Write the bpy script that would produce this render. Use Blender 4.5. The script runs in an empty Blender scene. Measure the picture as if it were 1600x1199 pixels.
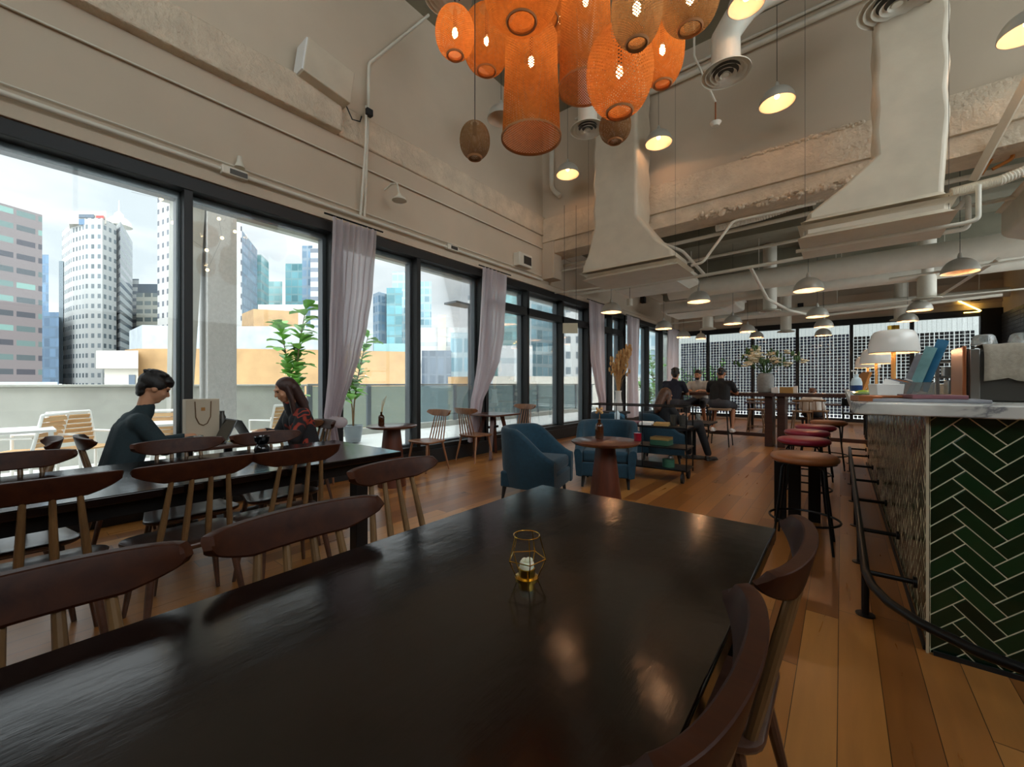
import bpy, bmesh, math, random
from mathutils import Vector, Matrix
random.seed(7)
EXPO=0.6
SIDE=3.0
PI=math.pi; R=math.radians
C=bpy.context.scene.collection
F=638.0; H=1.25; A=R(38.9); sA,cA=math.sin(A),math.cos(A)

# ---- real-world measurement helpers: sight line of a photo point, met with a real plane ----
def dr(u,v):
    k=(u-800)/F; return Vector((-sA+k*cA, cA+k*sA, (600-v)/F))
O=Vector((0,0,H))
def onz(u,v,z): d=dr(u,v); return O+d*((z-H)/d.z)
def onx(u,v,x): d=dr(u,v); return O+d*(x/d.x)
def ony(u,v,y): d=dr(u,v); return O+d*(y/d.y)
def att(u,v,t): return O+dr(u,v)*t

# ---------------------------------------------------------------- materials
def lin(h):
    if isinstance(h,str):
        h=h.lstrip('#'); c=[int(h[i:i+2],16)/255 for i in (0,2,4)]
    else: c=[x/255 for x in h]
    return tuple((x/12.92 if x<=0.04045 else ((x+0.055)/1.055)**2.4) for x in c)+(1,)
class NT:
    def __init__(s,name):
        s.m=bpy.data.materials.new(name); s.m.use_nodes=True; s.t=s.m.node_tree; s.n=s.t.nodes; s.l=s.t.links
        s.n.clear(); s.out=s.n.new('ShaderNodeOutputMaterial')
    def a(s,typ,**k):
        n=s.n.new('ShaderNode'+typ)
        for key,v in k.items():
            if key.startswith('i_'):
                n.inputs[key[2:].replace('_',' ')].default_value=v
            elif key.startswith('n_'):
                n.inputs[int(key[2:])].default_value=v
            else: setattr(n,key,v)
        return n
    def c(s,a,b): s.l.new(a,b)
    def math(s,op,a,b=None,c=None):
        n=s.n.new('ShaderNodeMath'); n.operation=op
        for i,x in enumerate((a,b,c)):
            if x is None: continue
            if isinstance(x,(int,float)): n.inputs[i].default_value=x
            else: s.l.new(x,n.inputs[i])
        return n.outputs[0]
    def mix(s,f,a,b):
        n=s.n.new('ShaderNodeMix'); n.data_type='RGBA'
        for i,x in ((0,f),(6,a),(7,b)):
            if isinstance(x,(int,float,tuple)): n.inputs[i].default_value=x
            else: s.l.new(x,n.inputs[i])
        return n.outputs[2]
    def ramp(s,f,stops):
        n=s.n.new('ShaderNodeValToRGB'); s.l.new(f,n.inputs[0]); e=n.color_ramp.elements
        while len(e)<len(stops): e.new(0.5)
        for i,(p,c) in enumerate(stops): e[i].position=p; e[i].color=c
        return n.outputs[0]
    def bsdf(s,col=None,rough=0.5,metal=0,**k):
        b=s.n.new('ShaderNodeBsdfPrincipled')
        if col is not None:
            if isinstance(col,tuple): b.inputs['Base Color'].default_value=col
            else: s.l.new(col,b.inputs['Base Color'])
        if isinstance(rough,(int,float)): b.inputs['Roughness'].default_value=rough
        else: s.l.new(rough,b.inputs['Roughness'])
        b.inputs['Metallic'].default_value=metal
        for key,v in k.items(): b.inputs[key.replace('_',' ')].default_value=v
        return b
    def done(s,sh): s.l.new(sh,s.out.inputs[0]); return s.m
    def bump(s,b,h,strength=.2,dist=.01):
        n=s.a('Bump',i_Strength=strength,i_Distance=dist); s.c(h,n.inputs['Height']); s.c(n.outputs[0],b.inputs['Normal'])

M={}
def simple(name,col,rough=.5,metal=0,var=.0,scale=8,bump=0,bscale=60,bdist=.002,**k):
    t=NT(name); c=lin(col) if not isinstance(col,tuple) else col
    if var or bump:
        tc=t.a('TexCoord')
    if var:
        n=t.a('TexNoise',i_Scale=scale,i_Detail=5.0); t.c(tc.outputs['Object'],n.inputs['Vector'])
        lo=tuple(x*(1-var) for x in c[:3])+(1,); hi=tuple(min(1,x*(1+var)) for x in c[:3])+(1,)
        cc=t.ramp(n.outputs[0],[(.3,lo),(.7,hi)])
    else: cc=c
    b=t.bsdf(cc,rough,metal,**k)
    if bump:
        n2=t.a('TexNoise',i_Scale=bscale,i_Detail=4.0); t.c(tc.outputs['Object'],n2.inputs['Vector'])
        t.bump(b,n2.outputs[0],bump,bdist)
    M[name]=t.done(b.outputs[0]); return M[name]

def wood(name,c1,c2,rough=.45,axis='Z',scale=3,coat=0.0,coatr=.2):
    t=NT(name); tc=t.a('TexCoord'); mp=t.a('Mapping')
    st={'X':(.12,1,1),'Y':(1,.12,1),'Z':(1,1,.12)}[axis]
    mp.inputs['Scale'].default_value=tuple(x*scale*8 for x in st)
    t.c(tc.outputs['Object'],mp.inputs[0])
    n=t.a('TexNoise',i_Scale=1.0,i_Detail=6.0,i_Roughness=.6,i_Distortion=.6); t.c(mp.outputs[0],n.inputs['Vector'])
    cc=t.ramp(n.outputs[0],[(.28,lin(c1)),(.72,lin(c2))])
    b=t.bsdf(cc,rough,0,Coat_Weight=coat,Coat_Roughness=coatr,Specular_IOR_Level=.2 if name=='rail_walnut' else .5)
    t.bump(b,n.outputs[0],.08,.002)
    M[name]=t.done(b.outputs[0]); return M[name]

def emis(name,col,s):
    t=NT(name); e=t.a('Emission'); e.inputs[0].default_value=lin(col); e.inputs[1].default_value=s
    M[name]=t.done(e.outputs[0]); return M[name]

simple('wall_paint','#cbbba5',.85,var=.05,scale=1.2,bump=.15,bscale=25,bdist=.004)
simple('rough_plaster','#d6c5ad',.92,var=.12,scale=4,bump=.9,bscale=18,bdist=.03)
simple('slab_concrete','#8e8a78',.9,var=.12,scale=2.5,bump=.3,bscale=14,bdist=.01)
simple('white_pipe','#dcd6c6',.45,var=.05,scale=6)
simple('duct_wrap','#cfc2ac',.42,var=.06,scale=4,bump=.35,bscale=5,bdist=.02)
simple('black_frame','#0f1011',.5)
simple('grey_frame','#6d7378',.35,.4)
simple('black_metal','#141415',.38,.5)
simple('black_matte','#101113',.6)
simple('brass','#c9a24a',.22,1.0)
simple('dome_grey','#b9b5aa',.3,.15)
simple('dome_white','#d9c4ab',.45)
simple('lamp_white','#efece6',.18)
simple('teal_fabric','#0b3040',.92,var=.16,scale=30,bump=.4,bscale=350,bdist=.0015,Sheen_Weight=.12)
simple('tan_leather','#a2663f',.33,var=.1,scale=14,bump=.2,bscale=120)
simple('red_leather','#96213a',.33,var=.1,scale=14,bump=.2,bscale=120)
simple('concrete_out','#a9a9a2',.9,var=.12,scale=2,bump=.2,bscale=30)
simple('white_brick','#bcbbb8',.85,var=.07,scale=25,bump=.5,bscale=40,bdist=.01)
simple('terrace_tile','#e4e4e0',.6,var=.05,scale=3)
simple('plywood','#a08058',.8,var=.14,scale=.9,bump=.1)
simple('corrugated','#a0a6aa',.5,var=.12,scale=.8)
simple('cream_wall','#b8b2a6',.85,var=.05,scale=.7)
simple('white_metal','#e9e9e6',.4)
simple('leaf','#78b04e',.5,var=.35,scale=9)
simple('dark_leaf','#3c6234',.5,var=.3,scale=12)
simple('stem_brown','#6b5136',.8)
simple('cream_petal','#efe8cf',.6,var=.08,scale=40)
simple('dried','#c79a63',.9,var=.2,scale=40)
simple('stone_vase','#8f9290',.7,var=.12,scale=25,bump=.2)
simple('paper_bag','#bfb09a',.8)
simple('paper_white','#eceae6',.7)
simple('laptop_grey','#6d7074',.35,.6)
simple('laptop_dark','#1c1d20',.35,.3)
simple('screen_black','#0b0c0f',.12)
simple('skin','#c28d6c',.55,Subsurface_Weight=.08)
simple('skin_tan','#b47a57',.55)
simple('hair_black','#120e0d',.55,var=.3,scale=40,bump=.5,bscale=90,bdist=.004)
simple('hair_brown','#38201a',.5,var=.3,scale=30,bump=.5,bscale=90,bdist=.004)
simple('hair_auburn','#54331f',.5,var=.35,scale=25,bump=.5,bscale=90,bdist=.004)
simple('shirt_green','#1f3036',.85,var=.12,scale=60)
simple('shirt_navy','#131a2c',.85)
simple('shirt_black','#0e0e10',.85)
simple('shirt_white','#b9b3aa',.85)
simple('cloth_black','#121216',.8)
simple('denim_grey','#3a3c42',.85,var=.15,scale=60)
simple('khaki','#9a8066',.85)
simple('shoe_dark','#15110f',.5)
simple('candle','#f0e6cd',.45,Subsurface_Weight=.3)
simple('amber_glass','#4a2510',.08,Transmission_Weight=.35)
simple('steel','#9b9a97',.28,.9)
simple('dark_steel','#4f4d49',.4,.6)
simple('linen','#a39a8b',.95,var=.12,scale=60,bump=.6,bscale=220,bdist=.002)
simple('copper','#b9744f',.3,.8)
simple('blue_print','#3b86b4',.4,var=.3,scale=6)
simple('teal_print','#7fb4b8',.4,var=.3,scale=8)
simple('magazine','#8b8c94',.4,var=.25,scale=12)
simple('magazine_rose','#7a4f57',.4,var=.25,scale=12)
simple('green_print','#a7c61f',.5)
simple('sanitiser','#cfdfe6',.15)
simple('navy_label','#1d3a6e',.4)
simple('red_print','#c43a34',.5)
simple('box_kraft','#a9763f',.8)
simple('grout','#e6dfc0',.9,var=.1,scale=30)
simple('mesh_plate','#5a6488',.55,var=.2,scale=.8)
simple('mesh_plate_dark','#33363e',.5,var=.25,scale=.8)
simple('sign_cream','#c9bda0',.7)
simple('glass_ware','#cfd6d6',.1,Transmission_Weight=.7)
simple('book_yellow','#a9854c',.7)
simple('tin_green','#35604a',.5)
simple('red_drink','#7d1524',.15)
simple('orange_cable','#b56a14',.5)
simple('asphalt','#8a8c8c',.9)
simple('cushion_blue','#33647f',.85)
simple('curb_black','#1a1a1b',.45)
wood('rail_walnut','#29110a','#44210f',.48,'Y',2,.0,.2)
wood('seat_walnut','#38221a','#573a2e',.3,'Y',2,.35,.2)
wood('spindle_oak','#584029','#80603c',.42,'Z',3,.1)
wood('chair_light','#6e452c','#9a6a48',.42,'Z',3,.1)
wood('table_walnut','#3f2014','#643624',.32,'Y',2,.4,.15)
wood('pedestal_walnut','#3a1b10','#5c2c1b',.4,'Z',2,.2)
wood('beam_walnut','#2c1710','#46261a',.42,'X',2,.2)
wood('slat_oak','#b98d5c','#d9b485',.6,'X',2)
wood('brass_wood','#b98a4b','#d3a969',.4,'Z',2)

# dark lacquered long-table top: fine scratches and smears in the gloss
def table_top():
    t=NT('dark_lacquer'); tc=t.a('TexCoord'); mp=t.a('Mapping'); mp.inputs['Scale'].default_value=(9,1.3,1); mp.inputs['Rotation'].default_value=(0,0,R(-24))
    t.c(tc.outputs['Object'],mp.inputs[0])
    n=t.a('TexNoise',i_Scale=1.6,i_Detail=9.0,i_Roughness=.62); t.c(mp.outputs[0],n.inputs['Vector'])
    n2=t.a('TexNoise',i_Scale=3.2,i_Detail=5.0); t.c(tc.outputs['Object'],n2.inputs['Vector'])
    v=t.a('TexVoronoi',i_Scale=60.0); t.c(tc.outputs['Object'],v.inputs['Vector'])
    speck=t.math('LESS_THAN',v.outputs['Distance'],.045)
    cc=t.ramp(n2.outputs[0],[(.3,lin('#0b0504')),(.7,lin('#170c09'))])
    sc=t.ramp(n.outputs[0],[(.70,(0,0,0,1)),(.76,(1,1,1,1))])
    cc=t.mix(t.math('MULTIPLY',sc,.22),cc,lin('#6e5c50'))
    rr=t.ramp(n2.outputs[0],[(.25,(.09,.09,.09,1)),(.8,(.2,.2,.2,1))])
    b=t.bsdf(cc,rr,0,Coat_Weight=.12,Coat_Roughness=.12,Specular_IOR_Level=.38)
    h=t.math('ADD',t.math('MULTIPLY',n.outputs[0],.25),t.math('MULTIPLY',n2.outputs[0],1.0))
    t.bump(b,h,.38,.008)
    M['dark_lacquer']=t.done(b.outputs[0])
table_top()

def floor_mat():
    t=NT('oak_planks'); tc=t.a('TexCoord'); sp=t.a('SeparateXYZ'); t.c(tc.outputs['Object'],sp.inputs[0])
    xw=t.math('DIVIDE',t.math('ADD',sp.outputs[0],.013),.1415); row=t.math('FLOOR',xw); fx=t.math('FRACT',xw)
    w1=t.a('TexWhiteNoise',noise_dimensions='1D'); t.c(row,w1.inputs['W'])
    yy=t.math('ADD',t.math('DIVIDE',sp.outputs[1],1.5),t.math('MULTIPLY',w1.outputs[0],7.0)); col=t.math('FLOOR',yy); fy=t.math('FRACT',yy)
    cb=t.a('CombineXYZ'); t.c(row,cb.inputs[0]); t.c(col,cb.inputs[1])
    w2=t.a('TexWhiteNoise',noise_dimensions='3D'); t.c(cb.outputs[0],w2.inputs['Vector'])
    base=t.ramp(w2.outputs[0],[(0,lin('#7d4b20')),(.35,lin('#9c632e')),(.7,lin('#aa7036')),(1,lin('#b88044'))])
    mp=t.a('Mapping'); mp.inputs['Scale'].default_value=(16,1.6,1); t.c(tc.outputs['Object'],mp.inputs[0])
    ad=t.a('VectorMath',operation='ADD'); t.c(mp.outputs[0],ad.inputs[0]); t.c(w2.outputs['Color'],ad.inputs[1])
    sc=t.a('VectorMath',operation='MULTIPLY_ADD'); t.c(w2.outputs['Color'],sc.inputs[0]); sc.inputs[1].default_value=(9,9,9); t.c(mp.outputs[0],sc.inputs[2])
    n=t.a('TexNoise',i_Scale=1.2,i_Detail=6.0,i_Distortion=.5); t.c(sc.outputs[0],n.inputs['Vector'])
    g=t.ramp(n.outputs[0],[(.2,(.8,.8,.8,1)),(.8,(1.1,1.1,1.1,1))])
    mm=t.a('Mix',data_type='RGBA',blend_type='MULTIPLY'); mm.inputs[0].default_value=1; t.c(base,mm.inputs[6]); t.c(g,mm.inputs[7])
    gap=t.math('MAXIMUM',t.math('LESS_THAN',fx,.018),t.math('LESS_THAN',fy,.0022))
    cc=t.mix(gap,mm.outputs[2],lin('#2a170b'))
    b=t.bsdf(cc,t.ramp(n.outputs[0],[(.2,(.26,.26,.26,1)),(.8,(.34,.34,.34,1))]),0)
    t.bump(b,t.math('SUBTRACT',t.math('MULTIPLY',n.outputs[0],.15),gap),.12,.0015)
    M['oak_planks']=t.done(b.outputs[0])
floor_mat()

def marble():
    t=NT('marble'); tc=t.a('TexCoord')
    n=t.a('TexNoise',i_Scale=2.2,i_Detail=7.0,i_Distortion=.7); t.c(tc.outputs['Object'],n.inputs['Vector'])
    cc=t.ramp(n.outputs[0],[(.40,lin('#e8e8e2')),(.485,lin('#c9c9c4')),(.5,lin('#85868a')),(.515,lin('#d2d1cc')),(.7,lin('#e2e1db'))])
    M['marble']=t.done(t.bsdf(cc,.22).outputs[0])
marble()

def tile_mat():
    t=NT('green_glaze'); tc=t.a('TexCoord'); g=t.a('NewGeometry')
    cc=t.ramp(g.outputs['Random Per Island'],[(0,lin('#0a1e10')),(.5,lin('#0f2c17')),(1,lin('#16381e'))])
    n=t.a('TexNoise',i_Scale=22.0,i_Detail=2.0); t.c(tc.outputs['Object'],n.inputs['Vector'])
    b=t.bsdf(cc,.22,0); t.bump(b,n.outputs[0],.35,.006)
    M['green_glaze']=t.done(b.outputs[0])
tile_mat()

def glass(name,tint,refl=1.0,milk=0):
    t=NT(name); tr=t.a('BsdfTransparent'); tr.inputs[0].default_value=tint
    gl=t.a('BsdfGlossy'); gl.inputs['Roughness'].default_value=.02
    f=t.a('Fresnel',i_IOR=1.45); mx=t.a('MixShader')
    t.c(t.math('MULTIPLY',f.outputs[0],refl),mx.inputs[0]); t.c(tr.outputs[0],mx.inputs[1]); t.c(gl.outputs[0],mx.inputs[2])
    o_=mx.outputs[0]
    if milk:
        df=t.a('BsdfDiffuse'); df.inputs[0].default_value=lin('#b9c6c8'); tl=t.a('BsdfTranslucent'); tl.inputs[0].default_value=lin('#b9c6c8'); m2=t.a('MixShader'); t.c(df.outputs[0],m2.inputs[1]); t.c(tl.outputs[0],m2.inputs[2])
        m3=t.a('MixShader'); m3.inputs[0].default_value=milk; t.c(o_,m3.inputs[1]); t.c(m2.outputs[0],m3.inputs[2]); o_=m3.outputs[0]
    M[name]=t.done(o_)
glass('window_glass',(.97,.99,.98,1),.6)
glass('balustrade_glass',(.6,.72,.72,1),.9,.42)

def curtain_mat():
    t=NT('sheer_voile'); d=t.a('BsdfDiffuse'); d.inputs[0].default_value=lin('#e3dadd')
    tl=t.a('BsdfTranslucent'); tl.inputs[0].default_value=lin('#e1d7db'); m1=t.a('MixShader'); m1.inputs[0].default_value=.55
    t.c(d.outputs[0],m1.inputs[1]); t.c(tl.outputs[0],m1.inputs[2])
    tr=t.a('BsdfTransparent'); m2=t.a('MixShader'); m2.inputs[0].default_value=.1
    t.c(m1.outputs[0],m2.inputs[1]); t.c(tr.outputs[0],m2.inputs[2]); M['sheer_voile']=t.done(m2.outputs[0])
curtain_mat()

def rattan(name,col,nu,nv,hole):
    # open diagonal weave: real holes between the strands
    t=NT(name); uv=t.a('UVMap'); sp=t.a('SeparateXYZ'); t.c(uv.outputs[0],sp.inputs[0])
    a=t.math('MULTIPLY',sp.outputs[0],nu); b=t.math('MULTIPLY',sp.outputs[1],nv)
    f1=t.math('ABSOLUTE',t.math('SUBTRACT',t.math('FRACT',t.math('ADD',a,b)),.5))
    f2=t.math('ABSOLUTE',t.math('SUBTRACT',t.math('FRACT',t.math('SUBTRACT',a,b)),.5))
    op=t.math('GREATER_THAN',t.math('MAXIMUM',f1,f2),hole)   # strand where near a line
    tc=t.a('TexCoord'); n=t.a('TexNoise',i_Scale=30.0,i_Detail=3.0); t.c(tc.outputs['Object'],n.inputs['Vector'])
    cc=t.ramp(n.outputs[0],[(.3,lin(col)),(.7,tuple(min(1,x*1.35) for x in lin(col)[:3])+(1,))])
    d=t.a('BsdfDiffuse'); t.c(cc,d.inputs[0]); tl=t.a('BsdfTranslucent'); t.c(cc,tl.inputs[0])
    m1=t.a('MixShader'); m1.inputs[0].default_value=.42; t.c(d.outputs[0],m1.inputs[1]); t.c(tl.outputs[0],m1.inputs[2])
    tr=t.a('BsdfTransparent'); m2=t.a('MixShader'); t.c(op,m2.inputs[0]); t.c(tr.outputs[0],m2.inputs[1]); t.c(m1.outputs[0],m2.inputs[2])
    M[name]=t.done(m2.outputs[0])
rattan('rattan_fine','#b06c34',62,48,.24)
rattan('rattan_open','#b5713a',44,32,.26)
rattan('rattan_dark','#8a6846',44,34,.25)
simple('rattan_rim','#a9764a',.8)
emis('bulb_warm','#ffd9a0',30)
emis('bulb_soft','#ffd2a0',6)
emis('string_bulb','#ffd48a',5)
emis('led_strip','#ffcf6a',6)

def facade(name,wall,glassc,bw,fh,ww,wh,rough=.5,var=.25,lit=None):
    dk=lambda h: tuple(x*.62 for x in lin(h)[:3])+(1,)
    t=NT(name); uv=t.a('UVMap'); sp=t.a('SeparateXYZ'); t.c(uv.outputs[0],sp.inputs[0])
    a=t.math('DIVIDE',sp.outputs[0],bw); b=t.math('DIVIDE',sp.outputs[1],fh)
    fa=t.math('FRACT',a); fb=t.math('FRACT',b)
    w=t.math('MULTIPLY',t.math('LESS_THAN',fa,ww),t.math('LESS_THAN',fb,wh))
    cb=t.a('CombineXYZ'); t.c(t.math('FLOOR',a),cb.inputs[0]); t.c(t.math('FLOOR',b),cb.inputs[1])
    wn=t.a('TexWhiteNoise',noise_dimensions='3D'); t.c(cb.outputs[0],wn.inputs['Vector'])
    g=dk(glassc); g2=dk(lit) if lit else tuple(min(1,x*(1+var*2)) for x in g[:3])+(1,)
    gc=t.mix(t.math('POWER',wn.outputs[0],3.0 if lit else 1.0),tuple(x*(1-var) for x in g[:3])+(1,),g2)
    cc=t.mix(w,dk(wall),gc)
    bs=t.bsdf(cc,t.math('SUBTRACT',.8,t.math('MULTIPLY',w,.6)),0); M[name]=t.done(bs.outputs[0])
facade('tower_brown','#958a8a','#6a6872',3.8,3.5,.86,.38,lit='#9cc4ba')
facade('tower_white_grid','#dddedb','#737f86',2.2,3.4,.5,.45)
facade('tower_white_grid_b','#dcdad6','#6d727c',2.6,3.4,.42,.42)
facade('tower_stripe','#dfe2e2','#7f8894',40,3.3,1,.45)
facade('tower_blue','#7891a8','#6583a0',2,3.5,.9,.8)
facade('tower_teal','#b4cfcd','#92c0c2',3,3.5,.92,.7)
facade('tower_teal_dark','#86acb0','#6aa2ac',3,3.6,.9,.8)
facade('tower_glass_pale','#cfe0e4','#9fc3cf',2.4,3.4,.86,.72)
facade('tower_steel','#9db0bf','#7f9cb4',2.2,3.4,.75,.7)
facade('office_cream','#dcd9c9','#7e8988',3.4,3.4,.8,.5)
facade('block_slate','#75808c','#5d6a78',1.4,3,.7,.9)
facade('mall_white','#e8e9e8','#c9d2d6',6,5,.8,.2)

# ---------------------------------------------------------------- mesh building
class MB:
    def __init__(s): s.v=[]; s.f=[]; s.uv={}
    def add(s,vs,fs,uvs=None):
        o=len(s.v); s.v+= [tuple(p) for p in vs]
        for i,f in enumerate(fs):
            s.f.append(tuple(x+o for x in f))
            if uvs: s.uv[len(s.f)-1]=uvs[i]
        return s
    def box(s,c,d,rz=0,rx=0,ry=0,taper=1):
        hx,hy,hz=d[0]/2,d[1]/2,d[2]/2
        m=Matrix.Translation(c)@Matrix.Rotation(rz,4,'Z')@Matrix.Rotation(ry,4,'Y')@Matrix.Rotation(rx,4,'X')
        vs=[m@Vector((x*hx*(taper if z<0 else 1),y*hy*(taper if z<0 else 1),z*hz)) for z in(-1,1) for y in(-1,1) for x in(-1,1)]
        return s.add(vs,[(0,2,3,1),(4,5,7,6),(0,1,5,4),(2,6,7,3),(0,4,6,2),(1,3,7,5)])
    def bb(s,x0,x1,y0,y1,z0,z1): return s.box(((x0+x1)/2,(y0+y1)/2,(z0+z1)/2),(abs(x1-x0),abs(y1-y0),abs(z1-z0)))
    def tube(s,pts,r,n=10,cap=True):
        pts=[Vector(p) for p in pts]; rs=r if isinstance(r,(list,tuple)) else [r]*len(pts)
        o=len(s.v); up=None
        for i,p in enumerate(pts):
            d=(pts[min(i+1,len(pts)-1)]-pts[max(i-1,0)]).normalized()
            if up is None:
                up=Vector((0,0,1)) if abs(d.z)<.9 else Vector((1,0,0))
            a=(up-d*up.dot(d))
            a=a.normalized() if a.length>1e-5 else d.orthogonal().normalized()
            b=d.cross(a); up=a
            for k in range(n):
                th=2*PI*k/n; s.v.append(tuple(p+(a*math.cos(th)+b*math.sin(th))*rs[i]))
        for i in range(len(pts)-1):
            for k in range(n):
                q=(k+1)%n; s.f.append((o+i*n+k,o+i*n+q,o+(i+1)*n+q,o+(i+1)*n+k))
        if cap:
            s.f.append(tuple(o+k for k in reversed(range(n)))); e=o+(len(pts)-1)*n; s.f.append(tuple(e+k for k in range(n)))
        return s
    def lathe(s,prof,c=(0,0,0),n=24,cap=True,sx=1,sy=1,uv=False):
        o=len(s.v); c=Vector(c); L=[0]
        for i in range(1,len(prof)): L.append(L[-1]+math.dist(prof[i],prof[i-1]))
        for r,z in prof:
            for k in range(n):
                th=2*PI*k/n; s.v.append((c.x+r*sx*math.cos(th),c.y+r*sy*math.sin(th),c.z+z))
        for i in range(len(prof)-1):
            for k in range(n):
                q=(k+1)%n; s.f.append((o+i*n+k,o+i*n+q,o+(i+1)*n+q,o+(i+1)*n+k))
                if uv: s.uv[len(s.f)-1]=[(k/n,L[i]/L[-1]),((k+1)/n,L[i]/L[-1]),((k+1)/n,L[i+1]/L[-1]),(k/n,L[i+1]/L[-1])]
        if cap:
            if prof[0][0]>1e-4: s.f.append(tuple(o+k for k in reversed(range(n))))
            if prof[-1][0]>1e-4: e=o+(len(prof)-1)*n; s.f.append(tuple(e+k for k in range(n)))
        return s
    def cyl(s,c,r,h,n=24,r2=None): return s.lathe([(r,0),(r if r2 is None else r2,h)],c,n)
    def ball(s,c,r,n=14,m=9,rot=None):
        rr=r if isinstance(r,(tuple,list)) else (r,r,r); o=len(s.v); c=Vector(c)
        for i in range(m+1):
            ph=PI*i/m
            for k in range(n):
                th=2*PI*k/n; p=Vector((rr[0]*math.sin(ph)*math.cos(th),rr[1]*math.sin(ph)*math.sin(th),rr[2]*math.cos(ph)))
                if rot: p=rot@p
                s.v.append(tuple(c+p))
        for i in range(m):
            for k in range(n):
                q=(k+1)%n; s.f.append((o+i*n+k,o+(i+1)*n+k,o+(i+1)*n+q,o+i*n+q))
        return s
    def prism(s,poly,z0,z1):
        n=len(poly); vs=[(x,y,z0) for x,y in poly]+[(x,y,z1) for x,y in poly]
        fs=[tuple(reversed(range(n))),tuple(range(n,2*n))]+[(i,(i+1)%n,n+(i+1)%n,n+i) for i in range(n)]
        return s.add(vs,fs)
    def capsule(s,a,b,ra,rb,n=12):
        a=Vector(a); b=Vector(b); d=b-a; L=d.length
        if L<1e-5: return s.ball(a,ra,n,8)
        q=d.to_track_quat('Z','Y'); prof=[]
        for i in range(6): t=-PI/2+PI/2*i/5; prof.append((ra*math.cos(t),ra*math.sin(t)))
        for i in range(6): t=PI/2*i/5; prof.append((rb*math.cos(t),L+rb*math.sin(t)))
        o=len(s.v)
        for r,z in prof:
            for k in range(n):
                th=2*PI*k/n; s.v.append(tuple(a+q@Vector((r*math.cos(th),r*math.sin(th),z))))
        for i in range(len(prof)-1):
            for k in range(n):
                w=(k+1)%n; s.f.append((o+i*n+k,o+i*n+w,o+(i+1)*n+w,o+(i+1)*n+k))
        return s
    def build(s,name,mat,parent=None,smooth=True,bevel=0,ang=35,label=None,seg=2):
        me=bpy.data.meshes.new(name); me.from_pydata(s.v,[],s.f); me.update()
        if s.uv:
            ul=me.uv_layers.new(name='UVMap')
            for fi,uvs in s.uv.items():
                p=me.polygons[fi]
                for j,li in enumerate(p.loop_indices): ul.data[li].uv=uvs[j]
        me.materials.append(M[mat] if isinstance(mat,str) else mat)
        if smooth:
            me.shade_smooth(); me.set_sharp_from_angle(angle=R(ang))
        o=bpy.data.objects.new(name,me); C.objects.link(o)
        if parent: o.parent=parent
        if bevel:
            b=o.modifiers.new('bevel','BEVEL'); b.width=bevel; b.segments=seg; b.limit_method='ANGLE'; b.angle_limit=R(40)
        if label: o['label']=label
        return o
def thing(name,label,cat,loc=(0,0,0),rz=0,group=None):
    o=bpy.data.objects.new(name,None); C.objects.link(o); o.empty_display_size=.1
    o.location=loc; o.rotation_euler=(0,0,rz); tag(o,label,cat,group); return o
def tag(o,label,cat,group=None):
    o['label']=label; o['category']=cat
    if group: o['group']=group
    return o
def struct(name,mb,mat,**k):
    o=mb.build(name,mat,**k); o['kind']='structure'; return o
def dup(root,loc,rz,label,group=None,scale=None):
    def cp(o,par):
        c=o.copy(); C.objects.link(c); c.parent=par
        for g in o.children: cp(g,c)
        return c
    r=root.copy(); C.objects.link(r); r.location=loc; r.rotation_euler=(0,0,rz); r['label']=label
    if group: r['group']=group
    if scale: r.scale=(scale,)*3
    for ch in root.children: cp(ch,r)
    return r
# ================================================================= THE SETTING
WX=-5.04; YC=7.3; YF=16.5; RX=3.3; YB=-3.2; ZH=6.95; ZL=4.75
struct('floor',MB().bb(WX-.3,RX+.2,YB-.2,YF+.2,-.12,0),'oak_planks',smooth=False)
w=MB()
w.bb(WX-.3,WX,YB,YF,3.3,ZH)
w.bb(WX-.3,WX+.025,YB,YF,4.16,4.43)
w.bb(WX-.3,WX-.14,2.62,2.70,0,3.3); w.bb(WX-.3,WX-.14,5.42,5.5,0,3.3); w.bb(WX-.3,WX-.14,9.36,9.46,0,3.3); w.bb(WX-.3,WX-.14,11.5,11.62,0,3.3); w.bb(WX-.3,WX,16.3,YF+.2,0,3.3)
w.bb(WX,WX+.035,YB,YF,3.31,3.42); w.bb(WX,WX+.05,7.55,16.4,3.42,3.5)
struct('wall_left',w,'wall_paint',smooth=False,bevel=.006)
g=MB(); g.bb(WX,WX+.15,YB,2.66,4.43,4.84); g.bb(WX,WX+.06,2.66,YC,4.43,4.84)
struct('trim_1',g,'rough_plaster',smooth=False,bevel=.02)
struct('wall_back',MB().bb(WX-.3,RX+.2,YB-.2,YB,0,4.4).bb(WX-.3,RX+.2,YB-.2,YB,6.6,ZH).bb(WX-.3,-4.5,YB-.2,YB,4.4,6.6).bb(2.5,RX+.2,YB-.2,YB,4.4,6.6),'wall_paint',smooth=False)
fr=MB()
for z in (4.4,6.54): fr.bb(-4.5,2.5,YB-.12,YB-.04,z,z+.06)
for x in (-4.46,-2.2,0,2.46): fr.bb(x-.035,x+.035,YB-.12,YB-.04,4.46,6.54)
o=struct('window_9',fr,'black_frame',smooth=False)  # clerestory added in the unseen back wall to light faces turned that way
for a,b in ((-4.46,-2.2),(-2.2,0),(0,2.46)): MB().bb(a+.03,b-.03,YB-.09,YB-.08,4.46,6.54).build('pane','window_glass',o,smooth=False)
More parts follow.
